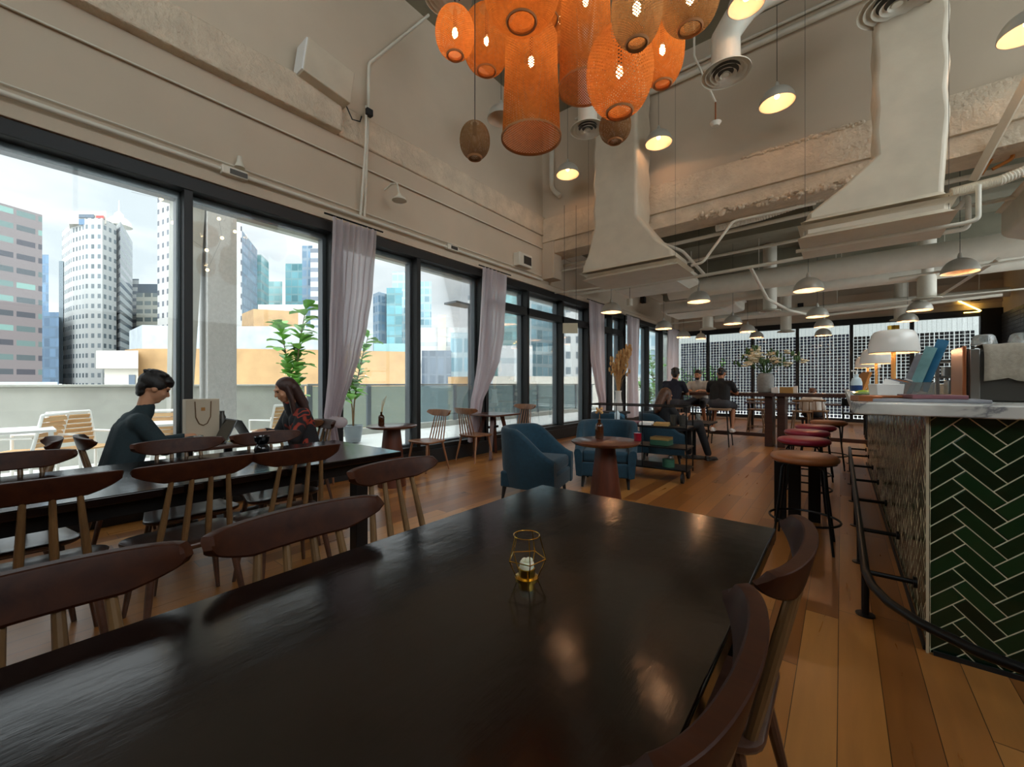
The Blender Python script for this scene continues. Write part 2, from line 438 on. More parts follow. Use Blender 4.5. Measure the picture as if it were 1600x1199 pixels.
w=MB(); w.bb(RX,RX+.2,YB-.2,YF+.2,0,1.0); w.bb(RX,RX+.2,YB-.2,7.6,1.0,2.9); w.bb(RX,RX+.2,YB-.2,7.6,6.7,ZH); w.bb(RX,RX+.2,7.6,YF+.2,4.6,ZH); w.bb(RX,RX+.2,14.3,YF+.2,1.0,4.6); w.bb(RX,RX+.2,6.6,7.6,2.9,6.7); w.bb(RX,RX+.2,YB-.2,-.8,2.9,6.7)
struct('wall_right',w,'wall_paint',smooth=False)
def added_side_window(n,y0,y1,z0,z1,mull):  # openings added in the unseen right wall to brighten the interior
    fr=MB(); fr.bb(RX+.02,RX+.14,y0,y1,z0,z0+.07); fr.bb(RX+.02,RX+.14,y0,y1,z1-.07,z1)
    for y in [y0+.035,y1-.035]+mull: fr.bb(RX+.02,RX+.14,y-.035,y+.035,z0,z1)
    o=struct('window_%d'%n,fr,'black_frame',smooth=False)
    ys=[y0]+mull+[y1]
    for a,b in zip(ys[:-1],ys[1:]): MB().bb(RX+.07,RX+.08,a+.03,b-.03,z0+.07,z1-.07).build('pane','window_glass',o,smooth=False)
added_side_window(7,-.8,6.6,2.9,6.7,[1,3,5]); added_side_window(8,7.6,14.3,1.0,4.6,[9.3,11,12.7])
w=MB(); w.bb(WX-.3,RX+.2,YF,YF+.25,3.24,ZL+.2); w.bb(WX,RX,YF-.06,YF,3.42,3.5); w.bb(WX,RX,YF-.12,YF,3.75,4.0); w.bb(WX-.3,RX+.2,YF,YF+.25,0,.08)
struct('wall_far',w,'wall_paint',smooth=False,bevel=.005)
w=MB(); w.bb(WX-.3,RX+.2,YC,YC+.3,4.7,ZH)
struct('wall_middle',w,'wall_paint',smooth=False)
# exposed downstand beam with broken render along its lower edge
b=MB(); b.bb(WX,RX,YC-.05,YC+.35,4.28,4.78)
b.bb(WX,RX,YC-.0,YC+.5,4.02,4.28)
rnd=random.Random(3)
for i in range(90):
    x=-1.9+i*.026+rnd.uniform(-.01,.01); b.ball((x,YC-.02+rnd.uniform(-.03,.05),4.05+rnd.uniform(-.05,.03)),(rnd.uniform(.02,.06),rnd.uniform(.02,.05),rnd.uniform(.015,.05)),7,5)
for i in range(60):
    x=-1.2+i*.024; b.ball((x,YC-.05,4.78+rnd.uniform(-.02,.02)),(rnd.uniform(.02,.06),.03,rnd.uniform(.015,.03)),7,5)
struct('trim_2',b,'rough_plaster',smooth=True,bevel=.012)
c=MB(); c.bb(WX-.3,RX+.2,YB-.2,YC+.3,ZH,ZH+.2); c.bb(WX-.3,RX+.2,YC+.3,YF+.25,ZL,ZL+.2)
c.bb(WX,RX,9.6,9.9,4.3,ZL); c.bb(WX,RX,12.6,12.95,4.25,ZL); c.bb(WX,RX,14.9,15.2,4.25,ZL); c.bb(WX,WX+.5,YC+.35,YF,4.45,ZL); c.bb(-.4,-.1,YC+.35,YF,4.4,ZL)
struct('ceiling',c,'slab_concrete',smooth=False,bevel=.006)
# ledge steps on the upper wall and the pilaster corner
g=MB(); g.bb(WX,WX+.3,YC-.02,YC+.3,3.5,4.3); g.bb(WX,WX+.12,15.9,16.4,3.3,4.7)
struct('trim_3',g,'wall_paint',smooth=False,bevel=.01)
struct('baseboard_left',MB().bb(WX-.02,WX+.055,YB,YF,0,.22),'curb_black',smooth=False,bevel=.005)
struct('baseboard_right',MB().bb(RX-.02,RX,YB,YF,0,.12),'curb_black',smooth=False)

# --- left window runs: black frame, grey outer frame, panes
def window(n,y0,y1,mull,transom=None,partial=None):
    fr=MB(); x0,x1=WX-.13,WX+.012
    fr.bb(x0,x1+.012,y0,y1,3.17,3.3); fr.bb(x0,x1,y0,y1,.2,.29)
    for y in [y0+.035,y1-.035]+mull: fr.bb(x0,x1,y-.036,y+.036,.29,3.17)
    if transom: fr.bb(x0,x1,y0,y1,transom[0],transom[1])
    o=struct('window_%d'%n,fr,'black_frame',smooth=False,bevel=.004)
    g=MB(); xo0,xo1=WX-.24,WX-.125
    g.bb(xo0,xo1,y0,y1,3.1,3.2); g.bb(xo0,xo1,y0,y1,.2,.32)
    for y in [y0+.05,y1-.05]+mull: g.bb(xo0,xo1,y-.07,y+.03,.32,3.1)
    if transom: g.bb(xo0,xo1,y0,y1,transom[0]+.02,transom[1]-.02)
    g.build('outer_frame','grey_frame',o,smooth=False,bevel=.003)
    ys=[y0]+mull+[y1]
    for a,b in zip(ys[:-1],ys[1:]):
        MB().bb(WX-.12,WX-.108,a+.03,b-.03,.29,3.17).build('pane','window_glass',o,smooth=False)
    return o
window(1,YB,2.66,[-1.0,1.135])
window(2,2.68,5.44,[3.965])
window(3,5.48,9.38,[6.77,8.12],(2.66,2.82))
window(4,9.44,11.52,[10.72],(2.66,2.82))
window(5,11.6,16.32,[13.55,14.92])
# --- far wall glazing
fr=MB(); fr.bb(WX,RX,YF-.06,YF+.08,3.08,3.26); fr.bb(WX,RX,YF-.04,YF+.06,.06,.16)
FX=[-3.89,-2.43,-1.14,.24,1.59]
for x in FX: fr.bb(x-.045,x+.045,YF-.05,YF+.08,.16,3.08)
fr.bb(2.9,3.3,YF-.1,YF+.08,0,3.26)
o=struct('window_6',fr,'black_frame',smooth=False,bevel=.004)
xs=[WX]+FX+[2.95]
for a,b in zip(xs[:-1],xs[1:]): MB().bb(a+.03,b-.03,YF+.02,YF+.03,.16,3.08).build('pane','window_glass',o,smooth=False)
g=MB()
for i in range(32):
    y=13.3+i*.1
    for k in range(30): g.bb(RX-.03,RX-.012,y-.043,y+.043,.15+k*.098,.236+k*.098)
g.bb(RX-.012,RX,13.2,YF,.1,3.1)
o=struct('trim_4',g,'mesh_plate_dark',smooth=False)

# metal-plate curtain hung outside the far glazing
for nm,x0,x1,mt,lab,z1 in (('plate_curtain',-5.0,.2,'mesh_plate','slate grey curtain of small square metal plates behind the far glazing',2.86),('plate_curtain',.3,2.95,'mesh_plate_dark','near-black curtain of small square plates behind the far glazing, right of the white table lamps',2.75)):
    g=MB(); n=int((x1-x0)/.1)
    for i in range(n):
        for k in range(-1,29):
            z=.1+k*.1
            if z+.05>z1: continue
            rw=.041+.004*math.sin(i*1.7)
            g.box((x0+i*.1+.05,YF+.45,z),(2*rw,.006,.087),rz=rnd.uniform(-.25,.25))
        g.bb(x0+i*.1+.048,x0+i*.1+.052,YF+.448,YF+.452,.05,3.2)
    o=g.build(nm,mt,smooth=False); tag(o,lab,'metal curtain')
# something dim standing beyond it: wall of the neighbouring block
g=MB().bb(-7.5,6,22,22.4,-2,5.2); o=g.build('neighbour_wall','stone_vase',smooth=False)
tag(o,'grey-blue wall of the neighbouring block behind the plate curtains','wall')

# ================================================================= TERRACE
struct('ground_terrace',MB().bb(-9.6,WX-.3,YB-6,YF+6,-.25,-.03),'terrace_tile',smooth=False)
struct('ground_rear_terrace',MB().bb(WX-.3,8,YF+.25,YF+5.4,-.25,-.03),'terrace_tile',smooth=False)
p=MB().bb(-9.6,-9.35,-9,4.2,-.03,1.2); p.bb(-9.65,-9.3,-9,4.25,1.2,1.24)
o=p.build('parapet','concrete_out',smooth=False,bevel=.01); tag(o,'pale grey concrete parapet along the left end of the terrace','parapet')
root=thing('glass_balustrade','greenish glass balustrade with steel posts along the terrace edge','balustrade',(-9.45,4.3,0))
MB().bb(-.03,.03,0,14,1.2,1.25).build('top_rail','steel',root,bevel=.004)
MB().bb(-.12,.12,0,14,-.03,.12).build('plinth','concrete_out',root,smooth=False)
for i in range(10):
    MB().bb(-.04,.04,i*1.5,i*1.5+.1,.1,1.2).build('post','grey_frame',root,smooth=False)
    if i<9: MB().bb(-.008,.008,i*1.5+.12,i*1.5+1.48,.14,1.19).build('glass_panel','balustrade_glass',root,smooth=False)
# column + beam
o=MB().bb(-7.7,-7.3,1.87,2.25,-.03,3.95).build('terrace_column','white_brick',smooth=False,bevel=.01); tag(o,'white brick column on the terrace between the two people at laptops','column')
g=MB(); g.add([(-7.62,1.45,-.03),(-7.35,1.45,-.03),(-7.35,1.66,-.03),(-7.62,1.66,-.03),(-7.62,1.5,3.95),(-7.35,1.5,3.95),(-7.35,1.86,3.95),(-7.62,1.86,3.95)],[(3,2,1,0),(4,5,6,7),(0,1,5,4),(1,2,6,5),(2,3,7,6),(3,0,4,7)])
o=g.build('terrace_fin','grey_frame',smooth=False); o.data.materials.clear(); o.data.materials.append(M['concrete_out']); tag(o,'slanted grey concrete fin beside the white brick column','column')
root=thing('pergola','white rendered pergola beams over the terrace with frosted glass canopy','pergola',(-7.5,1.5,3.9))
MB().bb(-.2,.2,-.1,15,0,.42).build('beam','white_brick',root,smooth=False,bevel=.01)
for y in (3.4,6.6,9.8,13): MB().bb(.2,2.14,y-.1,y+.1,.05,.35).build('cross_beam','white_brick',root,smooth=False,bevel=.01)
for y in (3.5,6.7,9.9): MB().bb(.2,2.1,y+.1,y+3.0,.36,.38).build('canopy_glass','balustrade_glass',root,smooth=False)
root2=thing('terrace_lamp','flat grey outdoor heater head on a post seen through the second window','lamp',tuple(onx(720,478,-8.3)))
MB().prism([(-.25,-.4),(.25,-.4),(.2,.4),(-.2,.4)],0,.06).build('head','grey_frame',root2,bevel=.01)
MB().bb(-.02,.02,.3,.34,-root2.location.z-.03,0).build('post','grey_frame',root2)

def slat_chair(loc,rz,label,group='slatted terrace chairs'):
    r=thing('terrace_chair',label,'chair',loc,rz,group)
    f=MB()
    for x in(-.23,.23):
        f.tube([(x,-.2,0),(x,-.2,.42),(x,-.3,.88)],.018,8); f.tube([(x,.22,0),(x,.22,.62),(x,-.22,.62)],.018,8); f.tube([(x,-.2,.42),(x,.22,.42)],.016,8)
    f.tube([(-.23,-.3,.88),(.23,-.3,.88)],.018,8); f.build('frame','white_metal',r)
    s=MB()
    for i in range(6): s.box((0,-.17+i*.07,.435),(.44,.06,.02))
    s.build('seat','slat_oak',r,bevel=.004)
    s=MB()
    for i in range(6): z=.52+i*.06; s.box((0,-.2-(z-.42)*.215,z),(.44,.02,.05),rx=-.2)
    s.build('backrest','slat_oak',r,bevel=.004)
    return r
def tpos(u,v,x): p=onx(u,v,x); return (p.x,p.y,0)
a=onx(146,655,-7.6); slat_chair((a.x,a.y-.05,0),R(-60),'slatted wood chair with white frame on the terrace, left of the man in dark green')
a=onx(14,655,-7.6); slat_chair((a.x,a.y+.1,0),R(150),'slatted terrace chair cut by the left picture edge')
a=onx(262,655,-7.6); slat_chair((a.x,a.y,0),R(60),'slatted terrace chair seen right behind the man in dark green')
a=onx(414,655,-7.9); slat_chair((a.x,a.y+.1,0),R(115),'slatted terrace chair seen between the laptops and the woman')
def metal_table(loc,label,w=.7,h=.74):
    r=thing('terrace_table',label,'table',loc,0,'white terrace tables')
    MB().bb(-w/2,w/2,-w/2,w/2,h-.03,h).build('table_top','white_metal',r,bevel=.005)
    for x in(-1,1):
        for y in(-1,1): MB().bb(x*(w/2-.04)-.02,x*(w/2-.04)+.02,y*(w/2-.04)-.02,y*(w/2-.04)+.02,0,h-.03).build('leg','white_metal',r,smooth=False)
a=onx(22,670,-7.2); metal_table((a.x,a.y-.05,0),'white square terrace table near the left picture edge')
a=onx(262,670,-7.0); metal_table((a.x,a.y+.1,0),'white square terrace table behind the man in dark green')

def leaf_plant(loc,h,label,n=3,seed=1,mat='leaf',name='fiddle_leaf_plant',size=.22,start=.45,spread=.35,group=None):
    rn=random.Random(seed); r=thing(name,label,'plant',loc,rn.uniform(0,3),group)
    MB().lathe([(.15,0),(.2,.35),(.19,.36),(.17,.33)],n=18).build('pot','grey_frame',r)
    lv=MB()
    for s in range(n):
        a=s*2*PI/n+rn.uniform(-.4,.4); hh=h*(1-.25*s/n); dx,dy=math.cos(a)*spread,math.sin(a)*spread
        pts=[Vector((dx*t*t*.9,dy*t*t*.9,.3+(hh-.3)*t)) for t in [0,.25,.5,.75,1]]
        MB().tube(pts,[.018,.015,.012,.01,.006],7).build('stem','stem_brown',r)
        m=44
        for i in range(m):
            t=start+(1-start)*i/(m-1); j=min(3,int(t*4)); q=t*4-j; p=pts[j].lerp(pts[j+1],q)
            th=rn.uniform(0,2*PI); el=rn.uniform(.0,.9); L=size*rn.uniform(.8,1.2); W=L*.33
            d=Vector((math.cos(th)*math.cos(el),math.sin(th)*math.cos(el),math.sin(el))); sd=d.cross(Vector((0,0,1))).normalized(); up=sd.cross(d)
            prof=[(0,.1),(.25,.6),(.6,1),(.85,.75),(1,.05)]
            vs=[]
            for (q1,w1) in prof:
                c=p+d*(q1*L)-Vector((0,0,1))*(q1*q1*L*.25)
                vs+= [c-sd*W*w1+up*W*w1*.25,c,c+sd*W*w1+up*W*w1*.25]
            lv.add(vs,[(3*k,3*k+1,3*k+4,3*k+3) for k in range(4)]+[(3*k+1,3*k+2,3*k+5,3*k+4) for k in range(4)])
    lv.build('foliage',mat,r); return r
a=onx(458,600,-8.2); leaf_plant((a.x,a.y,0),2.75,'tall fiddle-leaf plant on the terrace behind the woman',2,4,start=.3,size=.34)
a=onx(552,600,-8.2); leaf_plant((a.x,a.y,0),2.3,'fiddle-leaf plant on the terrace half hidden by the nearest curtain',2,9,start=.3,size=.32)
a=onx(1012,600,-6.6); leaf_plant((a.x,a.y,0),1.5,'leafy green bush outside beyond the dried grass vase',4,5,start=.1,size=.28,spread=.6)
a=onx(1022,600,-7.6); leaf_plant((a.x,a.y,0),3.0,'tall leafy shrub outside the last left-hand windows',3,6,start=.1,size=.3,spread=.5)
a=ony(1072,600,17.6); leaf_plant((a.x,a.y,0),1.9,'green shrub outside the far glazing behind the seated men',4,8,start=.1,size=.25,spread=.6)
a=ony(1100,600,18.9); leaf_plant((a.x+.3,a.y,0),2.2,'taller shrub outside the far glazing near its first mullion',4,18,start=.1,size=.25,spread=.6)

# ================================================================= CITY BEYOND
def tower(name,label,pts,vtop,mat,depth=25,base=-45,tref=None,extra=None,group=None):
    P=[att(u,600,t) for u,t in pts]; t0=tref or pts[0][1]
    z1=H+(600-vtop)/F*t0
    poly=[Vector((p.x,p.y,0)) for p in P]; poly+=[poly[-1]*(1+depth/pts[-1][1]),poly[0]*(1+depth/pts[0][1])]
    mb=MB(); n=len(poly); s=0
    for i in range(n):
        a=poly[i]; b=poly[(i+1)%n]; L=(b-a).length
        mb.add([(a.x,a.y,base),(b.x,b.y,base),(b.x,b.y,z1),(a.x,a.y,z1)],[(0,1,2,3)],[[(s,base),(s+L,base),(s+L,z1),(s,z1)]]); s+=L
    mb.add([(p.x,p.y,z1) for p in poly],[tuple(range(n))],[[(-.01,-.01)]*n])
    o=mb.build(name,mat,smooth=False)
    if label: tag(o,label,'building',group)
    return o,z1
tower('office_tower','brown-grey office tower at the left picture edge',[(-140,84),(66,103)],336,'tower_brown',tref=103)
tower('office_tower','narrow blue tower slab just right of the brown-grey tower',[(55,150),(76,150)],398,'tower_blue')
tower('office_block','low dark blue block between the brown-grey tower and the white tower',[(60,140),(92,140)],488,'tower_blue')
o,z=tower('office_tower','white gridded tower with a rounded front and a rooftop sign',[(97,152),(112,144),(135,140),(160,140),(182,146)],348,'tower_white_grid',tref=144)
def on_tower(u0,u1,v0,v1,t,mat,name,par,dep=3):
    a=att(u0,v1,t); b=att(u1,v0,t); d=Vector(((a.x+b.x)/2,(a.y+b.y)/2,0))*(dep/t)
    mb=MB(); mb.add([(a.x,a.y,a.z),(b.x,b.y,a.z),(b.x,b.y,b.z),(a.x,a.y,b.z),(a.x+d.x,a.y+d.y,a.z),(b.x+d.x,b.y+d.y,a.z),(b.x+d.x,b.y+d.y,b.z),(a.x+d.x,a.y+d.y,b.z)],[(0,1,2,3),(5,4,7,6),(3,2,6,7),(0,4,5,1),(1,5,6,2),(0,3,7,4)])
    return mb.build(name,mat,par,smooth=False)
on_tower(108,166,330,350,141,'cream_wall','crown',o,20)
on_tower(123,147,335,340,140.5,'block_slate','sign_panel',o,.5); on_tower(123,148,342,351,140.5,'tower_blue','sign_panel',o,.5); on_tower(150,162,337,346,140.5,'red_print','sign_emblem',o,.5)
on_tower(92,99,408,600,150,'tower_white_grid','shoulder',o,15)
o,z=tower('office_tower','striped white tower with a small dome and spire',[(182,150),(188,146),(207,168)],352,'tower_stripe',tref=150)
c=att(186,350,158); r_=MB().lathe([(4,-1),(3.6,.6),(2.4,2),(1.5,2.6),(1.4,3.6),(.5,4.6),(.2,5),(.12,9)],(c.x,c.y,c.z),16); r_.build('dome_and_spire','white_pipe',o)
tower('office_block','slim blue tower right of the striped white tower',[(203,190),(217,190)],436,'tower_stripe')
tower('office_block','cream office block with dark roof storey',[(213,170),(247,170)],458,'office_cream')
on_tower(215,246,444,458,171,'block_slate','roof_storey',bpy.data.objects['office_block.002'],10)
tower('office_tower','tallest white tower behind the first window mullion',[(246,120),(300,112),(378,124)],150,'tower_white_grid_b',tref=112)
tower('office_tower','steel-blue tower with fine horizontal lines right of the white brick column',[(374,128),(402,150)],355,'tower_steel',tref=128)
tower('office_tower','teal stepped tower under the pergola beam',[(400,160),(408,160),(420,170)],398,'tower_teal')
tower('office_block','pale green block between the teal towers',[(419,200),(441,200)],440,'tower_teal')
tower('office_tower','square blue-teal glass tower under the pergola beam',[(446,190),(474,190)],412,'tower_teal_dark')
tower('office_tower','grey steel tower left of the striped slab',[(472,150),(488,150)],384,'tower_steel')
tower('office_tower','white striped tower slab at the right of the first window',[(485,140),(508,140)],388,'tower_stripe')
tower('rooftop','grey sloping rooftop above the orange block',[(403,90),(478,90)],476,'concrete_out',base=-5)
o,z=tower('site_block','orange plywood block standing on the corrugated roof',[(378,62),(396,58),(466,60)],483,'plywood',depth=8,base=-5,tref=58)
tower('corrugated_shed','pale corrugated hoarding above the plywood wall',[(202,50),(222,45),(290,46),(420,46),(505,47)],510,'corrugated',depth=3,base=-5,tref=46)
tower('site_hoarding','long orange plywood site wall beyond the parapet',[(195,31),(215,30),(365,30),(500,31),(640,33)],545,'plywood',depth=2,base=-8,tref=30)
o,z=tower('site_office','cream rendered house front left of the plywood wall',[(163,29),(216,29)],572,'cream_wall',depth=1.5,base=-8)
on_tower(150,216,548,576,28.6,'cream_wall','eaves',o,1.6); on_tower(201,211,586,608,28.9,'block_slate','window',o,.2)
tower('low_roof','long low white canopy roof beyond the parapet at far left',[(-60,60),(90,60)],597,'corrugated',depth=8,base=-8)
tower('office_tower','curved grey-blue tower right of the nearest curtain',[(583,150),(592,146),(606,150)],460,'tower_steel')
tower('office_tower','dark teal banded tower seen through the second window',[(604,140),(628,140)],450,'tower_teal_dark')
tower('office_tower','pale glass tower rising behind the dark teal one',[(613,170),(640,170)],425,'tower_glass_pale')
tower('green_roof','turquoise roof edge above the plywood wall',[(584,36),(640,36)],537,'tower_teal',depth=3,base=-5)
tower('office_tower','pale residential tower at the left of the second window pair',[(655,180),(674,180)],440,'tower_glass_pale')
o,z=tower('shopping_centre','white stepped shopping centre seen through the second window',[(656,95),(742,95)],512,'mall_white')
on_tower(684,697,492,560,94,'cream_wall','stair_tower',o,8)
tower('dark_block','dark slate clad block low in the second window',[(659,70),(705,70)],548,'block_slate',base=-10)
tower('glass_block','pale blue-green glass block beside the dark slate one',[(704,72),(733,72)],520,'tower_glass_pale',base=-10)
tower('office_tower','slim white balconied tower beside the second curtain',[(731,110),(750,110)],462,'tower_white_grid')
tower('low_house','tan roofed house just above the balustrade',[(700,40),(748,40)],589,'plywood',base=-8,depth=4)
tower('office_tower','green glass office slab behind the doors, left part',[(770,120),(828,118)],440,'tower_teal')
tower('office_tower','broad pale glass office slab behind the doors',[(830,110),(882,120)],430,'tower_glass_pale')
tower('white_block','white columned block low behind the doors',[(778,75),(832,75)],540,'mall_white',base=-10)
tower('brick_terrace_houses','row of low brick houses above the balustrade',[(770,55),(1000,60)],588,'cream_wall',base=-8,depth=5)
tower('office_tower','white tower behind the third curtain',[(884,90),(935,90)],420,'tower_white_grid')
tower('office_tower','blue-grey glass tower behind the far left windows',[(940,90),(1060,100)],380,'tower_glass_pale')
o=MB().bb(-400,30,-100,400,-46,-45).build('street_ground','asphalt',smooth=False); o['kind']='structure'
# ================================================================= CHAIRS AND TABLES
def make_chair(name,label,ns=4,rail='rail_walnut',seat='seat_walnut',sp='spindle_oak',leg='seat_walnut',grp=None):
    r=thing(name,label,'chair',(0,0,0),0,grp)
    # seat: rounded trapezoid with a softly rolled edge
    def outline(k):
        pts=[]
        cs=[(-.25,.2,.09),(-.205,-.2,.07),(.205,-.2,.07),(.25,.2,.09)]
        for i,(x,y,rad) in enumerate(cs):
            sx=1 if x>0 else -1; sy=1 if y>0 else -1; cx,cy=x-sx*rad,y-sy*rad
            a0={(-1,1):PI/2,(-1,-1):PI,(1,-1):1.5*PI,(1,1):0}[(sx,sy)]
            for j in range(6): a=a0+j*PI/10; pts.append((cx+rad*math.cos(a)*1.0,cy+rad*math.sin(a)))
        return [(x*k,y*k) for x,y in pts]
    m=MB(); n=24
    lv=[(.95,.404),(.99,.411),(1,.419),(.99,.427),(.96,.43),(.6,.426),(.25,.423)]
    vs=[]; 
    for k,z in lv: vs+=[(x,y,z) for x,y in outline(k)]
    fs=[(i*n+j,i*n+(j+1)%n,(i+1)*n+(j+1)%n,(i+1)*n+j) for i in range(len(lv)-1) for j in range(n)]
    fs.append(tuple(reversed(range(n)))); fs.append(tuple((len(lv)-1)*n+j for j in range(n)))
    m.add(vs,fs); m.build('seat',seat,r,ang=50)
    # four or more flat-oval spindles fanning out downwards
    for i in range(ns):
        s=-1+2*i/(ns-1)
        a=Vector((s*.155,-.168,.415)); b=Vector((s*.118,-.262+.010*s*s,.785))
        w=.0135 if ns==4 else .009
        MB().tube([a,a.lerp(b,.3),a.lerp(b,.65),b],[w*.95,w*1.15,w*1.0,w*.8],10).build('spindle',sp,r)
    # curved crest rail
    m=MB(); st=28; o=[]
    for i in range(st+1):
        s=-1+2*i/st; e=abs(s)
        x=.252*math.sin(s*1.35)/math.sin(1.35); y=-.265+.062*(abs(s)**1.9)
        top=.862-.010*s*s; bot=.765+ (0 if e<.42 else .052*((e-.42)/.58)**1.1)
        endk=1 if e<.9 else math.sqrt(max(0,1-((e-.9)/.1)**2))*.55+.45
        mid=(top+bot)/2+.004; hh=(top-bot)/2*endk; th=.017*(1-.1*e)*(.4+.6*endk)
        tx=.252*1.35*math.cos(s*1.35); ty=.062*1.9*(abs(s)**.9)*(1 if s>0 else -1)*1.0
        nn=Vector((-ty,tx,0)).normalized()
        ring=[]
        for px,pz in ((1,-.86),(1,0),(1,.86),(.93,.95),(.75,1),(-.75,1),(-.93,.95),(-1,.86),(-1,0),(-1,-.86),(-.7,-1),(.7,-1)):
            lean=.012*pz
            ring.append((x+nn.x*px*th,y+nn.y*px*th-lean,mid+pz*hh))
        o+=ring
    fs=[(i*12+j,(i+1)*12+j,(i+1)*12+(j+1)%12,i*12+(j+1)%12) for i in range(st) for j in range(12)]
    fs.append(tuple(range(12))); fs.append(tuple(st*12+j for j in reversed(range(12))))
    m.add(o,fs); m.build('crest_rail',rail,r,ang=28)
    for sx in(-1,1):
        for sy in(-1,1):
            a=Vector((sx*.165,sy*.14,.408)); b=Vector((sx*.215,sy*.205-(.0 if sy>0 else .02),0))
            MB().tube([b,b.lerp(a,.5),a],[.011,.0165,.018],10).build('leg',leg,r)
    for sy in(-.14,.14): MB().tube([(-.16,sy,.395),(.16,sy,.395)],.012,8).build('under_rail',leg,r)
    return r
G1='walnut spindle-back chairs at the long tables'
ch=make_chair('spindle_chair','walnut chair at the near table, its whole crest rail visible, closest to the candle holder',grp=G1)
ch.location=(-1.045,.57,0); ch.rotation_euler=(0,0,-PI/2)
def cp(x,y,rz,lab,g=G1): return dup(ch,(x,y,0),rz,lab,g)
cp(-1.045,.03,-PI/2,'walnut spindle chair at the near table, its crest rail cut by the bottom-left picture edge')
cp(-1.49,1.215,-PI/2+R(2),'walnut spindle chair pulled back from the far left corner of the near table')
cp(-.335,1.24,PI/2,'walnut chair on the right side of the near table, seen end-on at its far corner')
cp(-.375,.665,PI/2,'walnut chair closest to the camera, on the right side of the near table')
cp(-2.785,.08,PI/2,'walnut chair on the near side of the second long table, at the left picture edge')
cp(-2.785,.615,PI/2+R(2),'walnut chair on the near side of the second long table, before the hunched man')
cp(-2.785,1.12,PI/2,'walnut chair on the near side of the second long table, before the black vase')
cp(-3.35,.01,-PI/2,'walnut chair on the window side of the second long table, at the left picture edge')
cp(-3.35,.76,-PI/2,"walnut chair on the window side of the second long table, beside the man's elbow")
cp(-3.35,1.31,-PI/2,'walnut chair on the window side of the second long table, before the laptops')
G2='chairs by the window tables'
cp(-4.38,.60,0,'walnut chair the man in dark green sits on',G2)
cp(-4.38,-.03,PI,'walnut chair by the window, back to back with the one the hunched man uses',G2)
cp(-4.35,1.92,PI,'walnut chair the woman in the patterned jacket sits on',G2)
ch2=make_chair('window_chair','lighter brown many-spindled chair facing the round window table',6,'chair_light','chair_light','chair_light','chair_light','lighter spindle chairs by the window')
ch2.location=(-4.70,3.86,0); ch2.rotation_euler=(0,0,PI)
G3='lighter spindle chairs by the window'
dup(ch2,(-4.68,4.83,0),R(0),'lighter brown many-spindled chair facing the square window table, back to back with its neighbour',G3)
dup(ch2,(-4.68,5.97,0),PI,'lighter brown chair on the far side of the square window table',G3)
dup(ch2,(-4.66,2.36,0),R(5),'lighter brown chair half behind the knotted foot of the nearest curtain',G3)

def long_table(name,label,x0,x1,y0,y1,legs):
    r=thing(name,label,'table',((x0+x1)/2,(y0+y1)/2,0)); hx=(x1-x0)/2; hy=(y1-y0)/2
    MB().bb(-hx,hx,-hy,hy,.70,.742).build('table_top','dark_lacquer',r,bevel=.006)
    f=MB(); f.bb(-hx+.08,hx-.08,-hy+.08,-hy+.13,.62,.70); f.bb(-hx+.08,hx-.08,hy-.13,hy-.08,.62,.70); f.bb(-hx+.08,-hx+.13,-hy+.08,hy-.08,.62,.70); f.bb(hx-.13,hx-.08,-hy+.08,hy-.08,.62,.70)
    f.build('apron','black_metal',r,bevel=.003)
    for sx in(-1,1):
        for sy in(-1,1): MB().bb(sx*(hx-.12)-.045,sx*(hx-.12)+.045,sy*(hy-.28)-.045,sy*(hy-.28)+.045,0,.62).build('leg','black_metal',r,bevel=.004)
    return r
long_table('long_table','glossy dark lacquered long table filling the foreground, with the candle holder',-1.175,-.178,-.78,1.70,1)
long_table('long_table','dark lacquered long table behind the first chair row, with the black vase',-3.57,-2.575,-.78,1.87,1)

def pedestal(label,loc,rt,h,rb0,rb1,top,base,group=None,name='pedestal_table'):
    r=thing(name,label,'table',loc,0,group)
    MB().lathe([(rt-.02,h-.03),(rt,h-.014),(rt,h-.004),(rt-.006,h)],n=48).build('table_top',top,r,ang=50)
    MB().lathe([(rb1,0),(rb1,.01),(rb0,h-.031)],n=40).build('pedestal',base,r)
    return r
pedestal('small round walnut table with cone pedestal in front of the teal armchairs',(-1.64,3.36,0),.30,.745,.082,.165,'table_walnut','pedestal_walnut')
pedestal('small round table with dark cone pedestal by the window, holding an amber bottle',(-4.30,2.98,0),.30,.742,.10,.17,'table_walnut','pedestal_walnut')
def square_table(label,loc,w,d,h=.74):
    r=thing('square_table',label,'table',loc)
    MB().bb(-w/2,w/2,-d/2,d/2,h-.028,h).build('table_top','table_walnut',r,bevel=.006)
    for s in(-1,1):
        for q in(-1,1): MB().tube([(s*(w/2-.14),q*(d/2-.05),0),(s*(w/2-.24),q*.12,h-.028)],[.03,.05],4).build('leg','pedestal_walnut',r,ang=30)
    MB().bb(-.02,.02,-.12,.12,h-.25,h-.21).build('brace','black_metal',r)
    return r
square_table('square walnut table by the second curtain with splayed legs',(-4.67,5.27,0),.66,.68)
def window_table():
    r=thing('laptop_table','small dark table by the window shared by the man and woman with laptops','table',(-4.38,1.28,0))
    MB().bb(-.33,.33,-.33,.33,.70,.73).build('table_top','seat_walnut',r,bevel=.005)
    MB().cyl((0,0,.01),.035,.69,16).build('pole','black_metal',r)
    MB().lathe([(.22,0),(.22,.012),(.05,.03)],n=28).build('base','black_metal',r)
window_table()

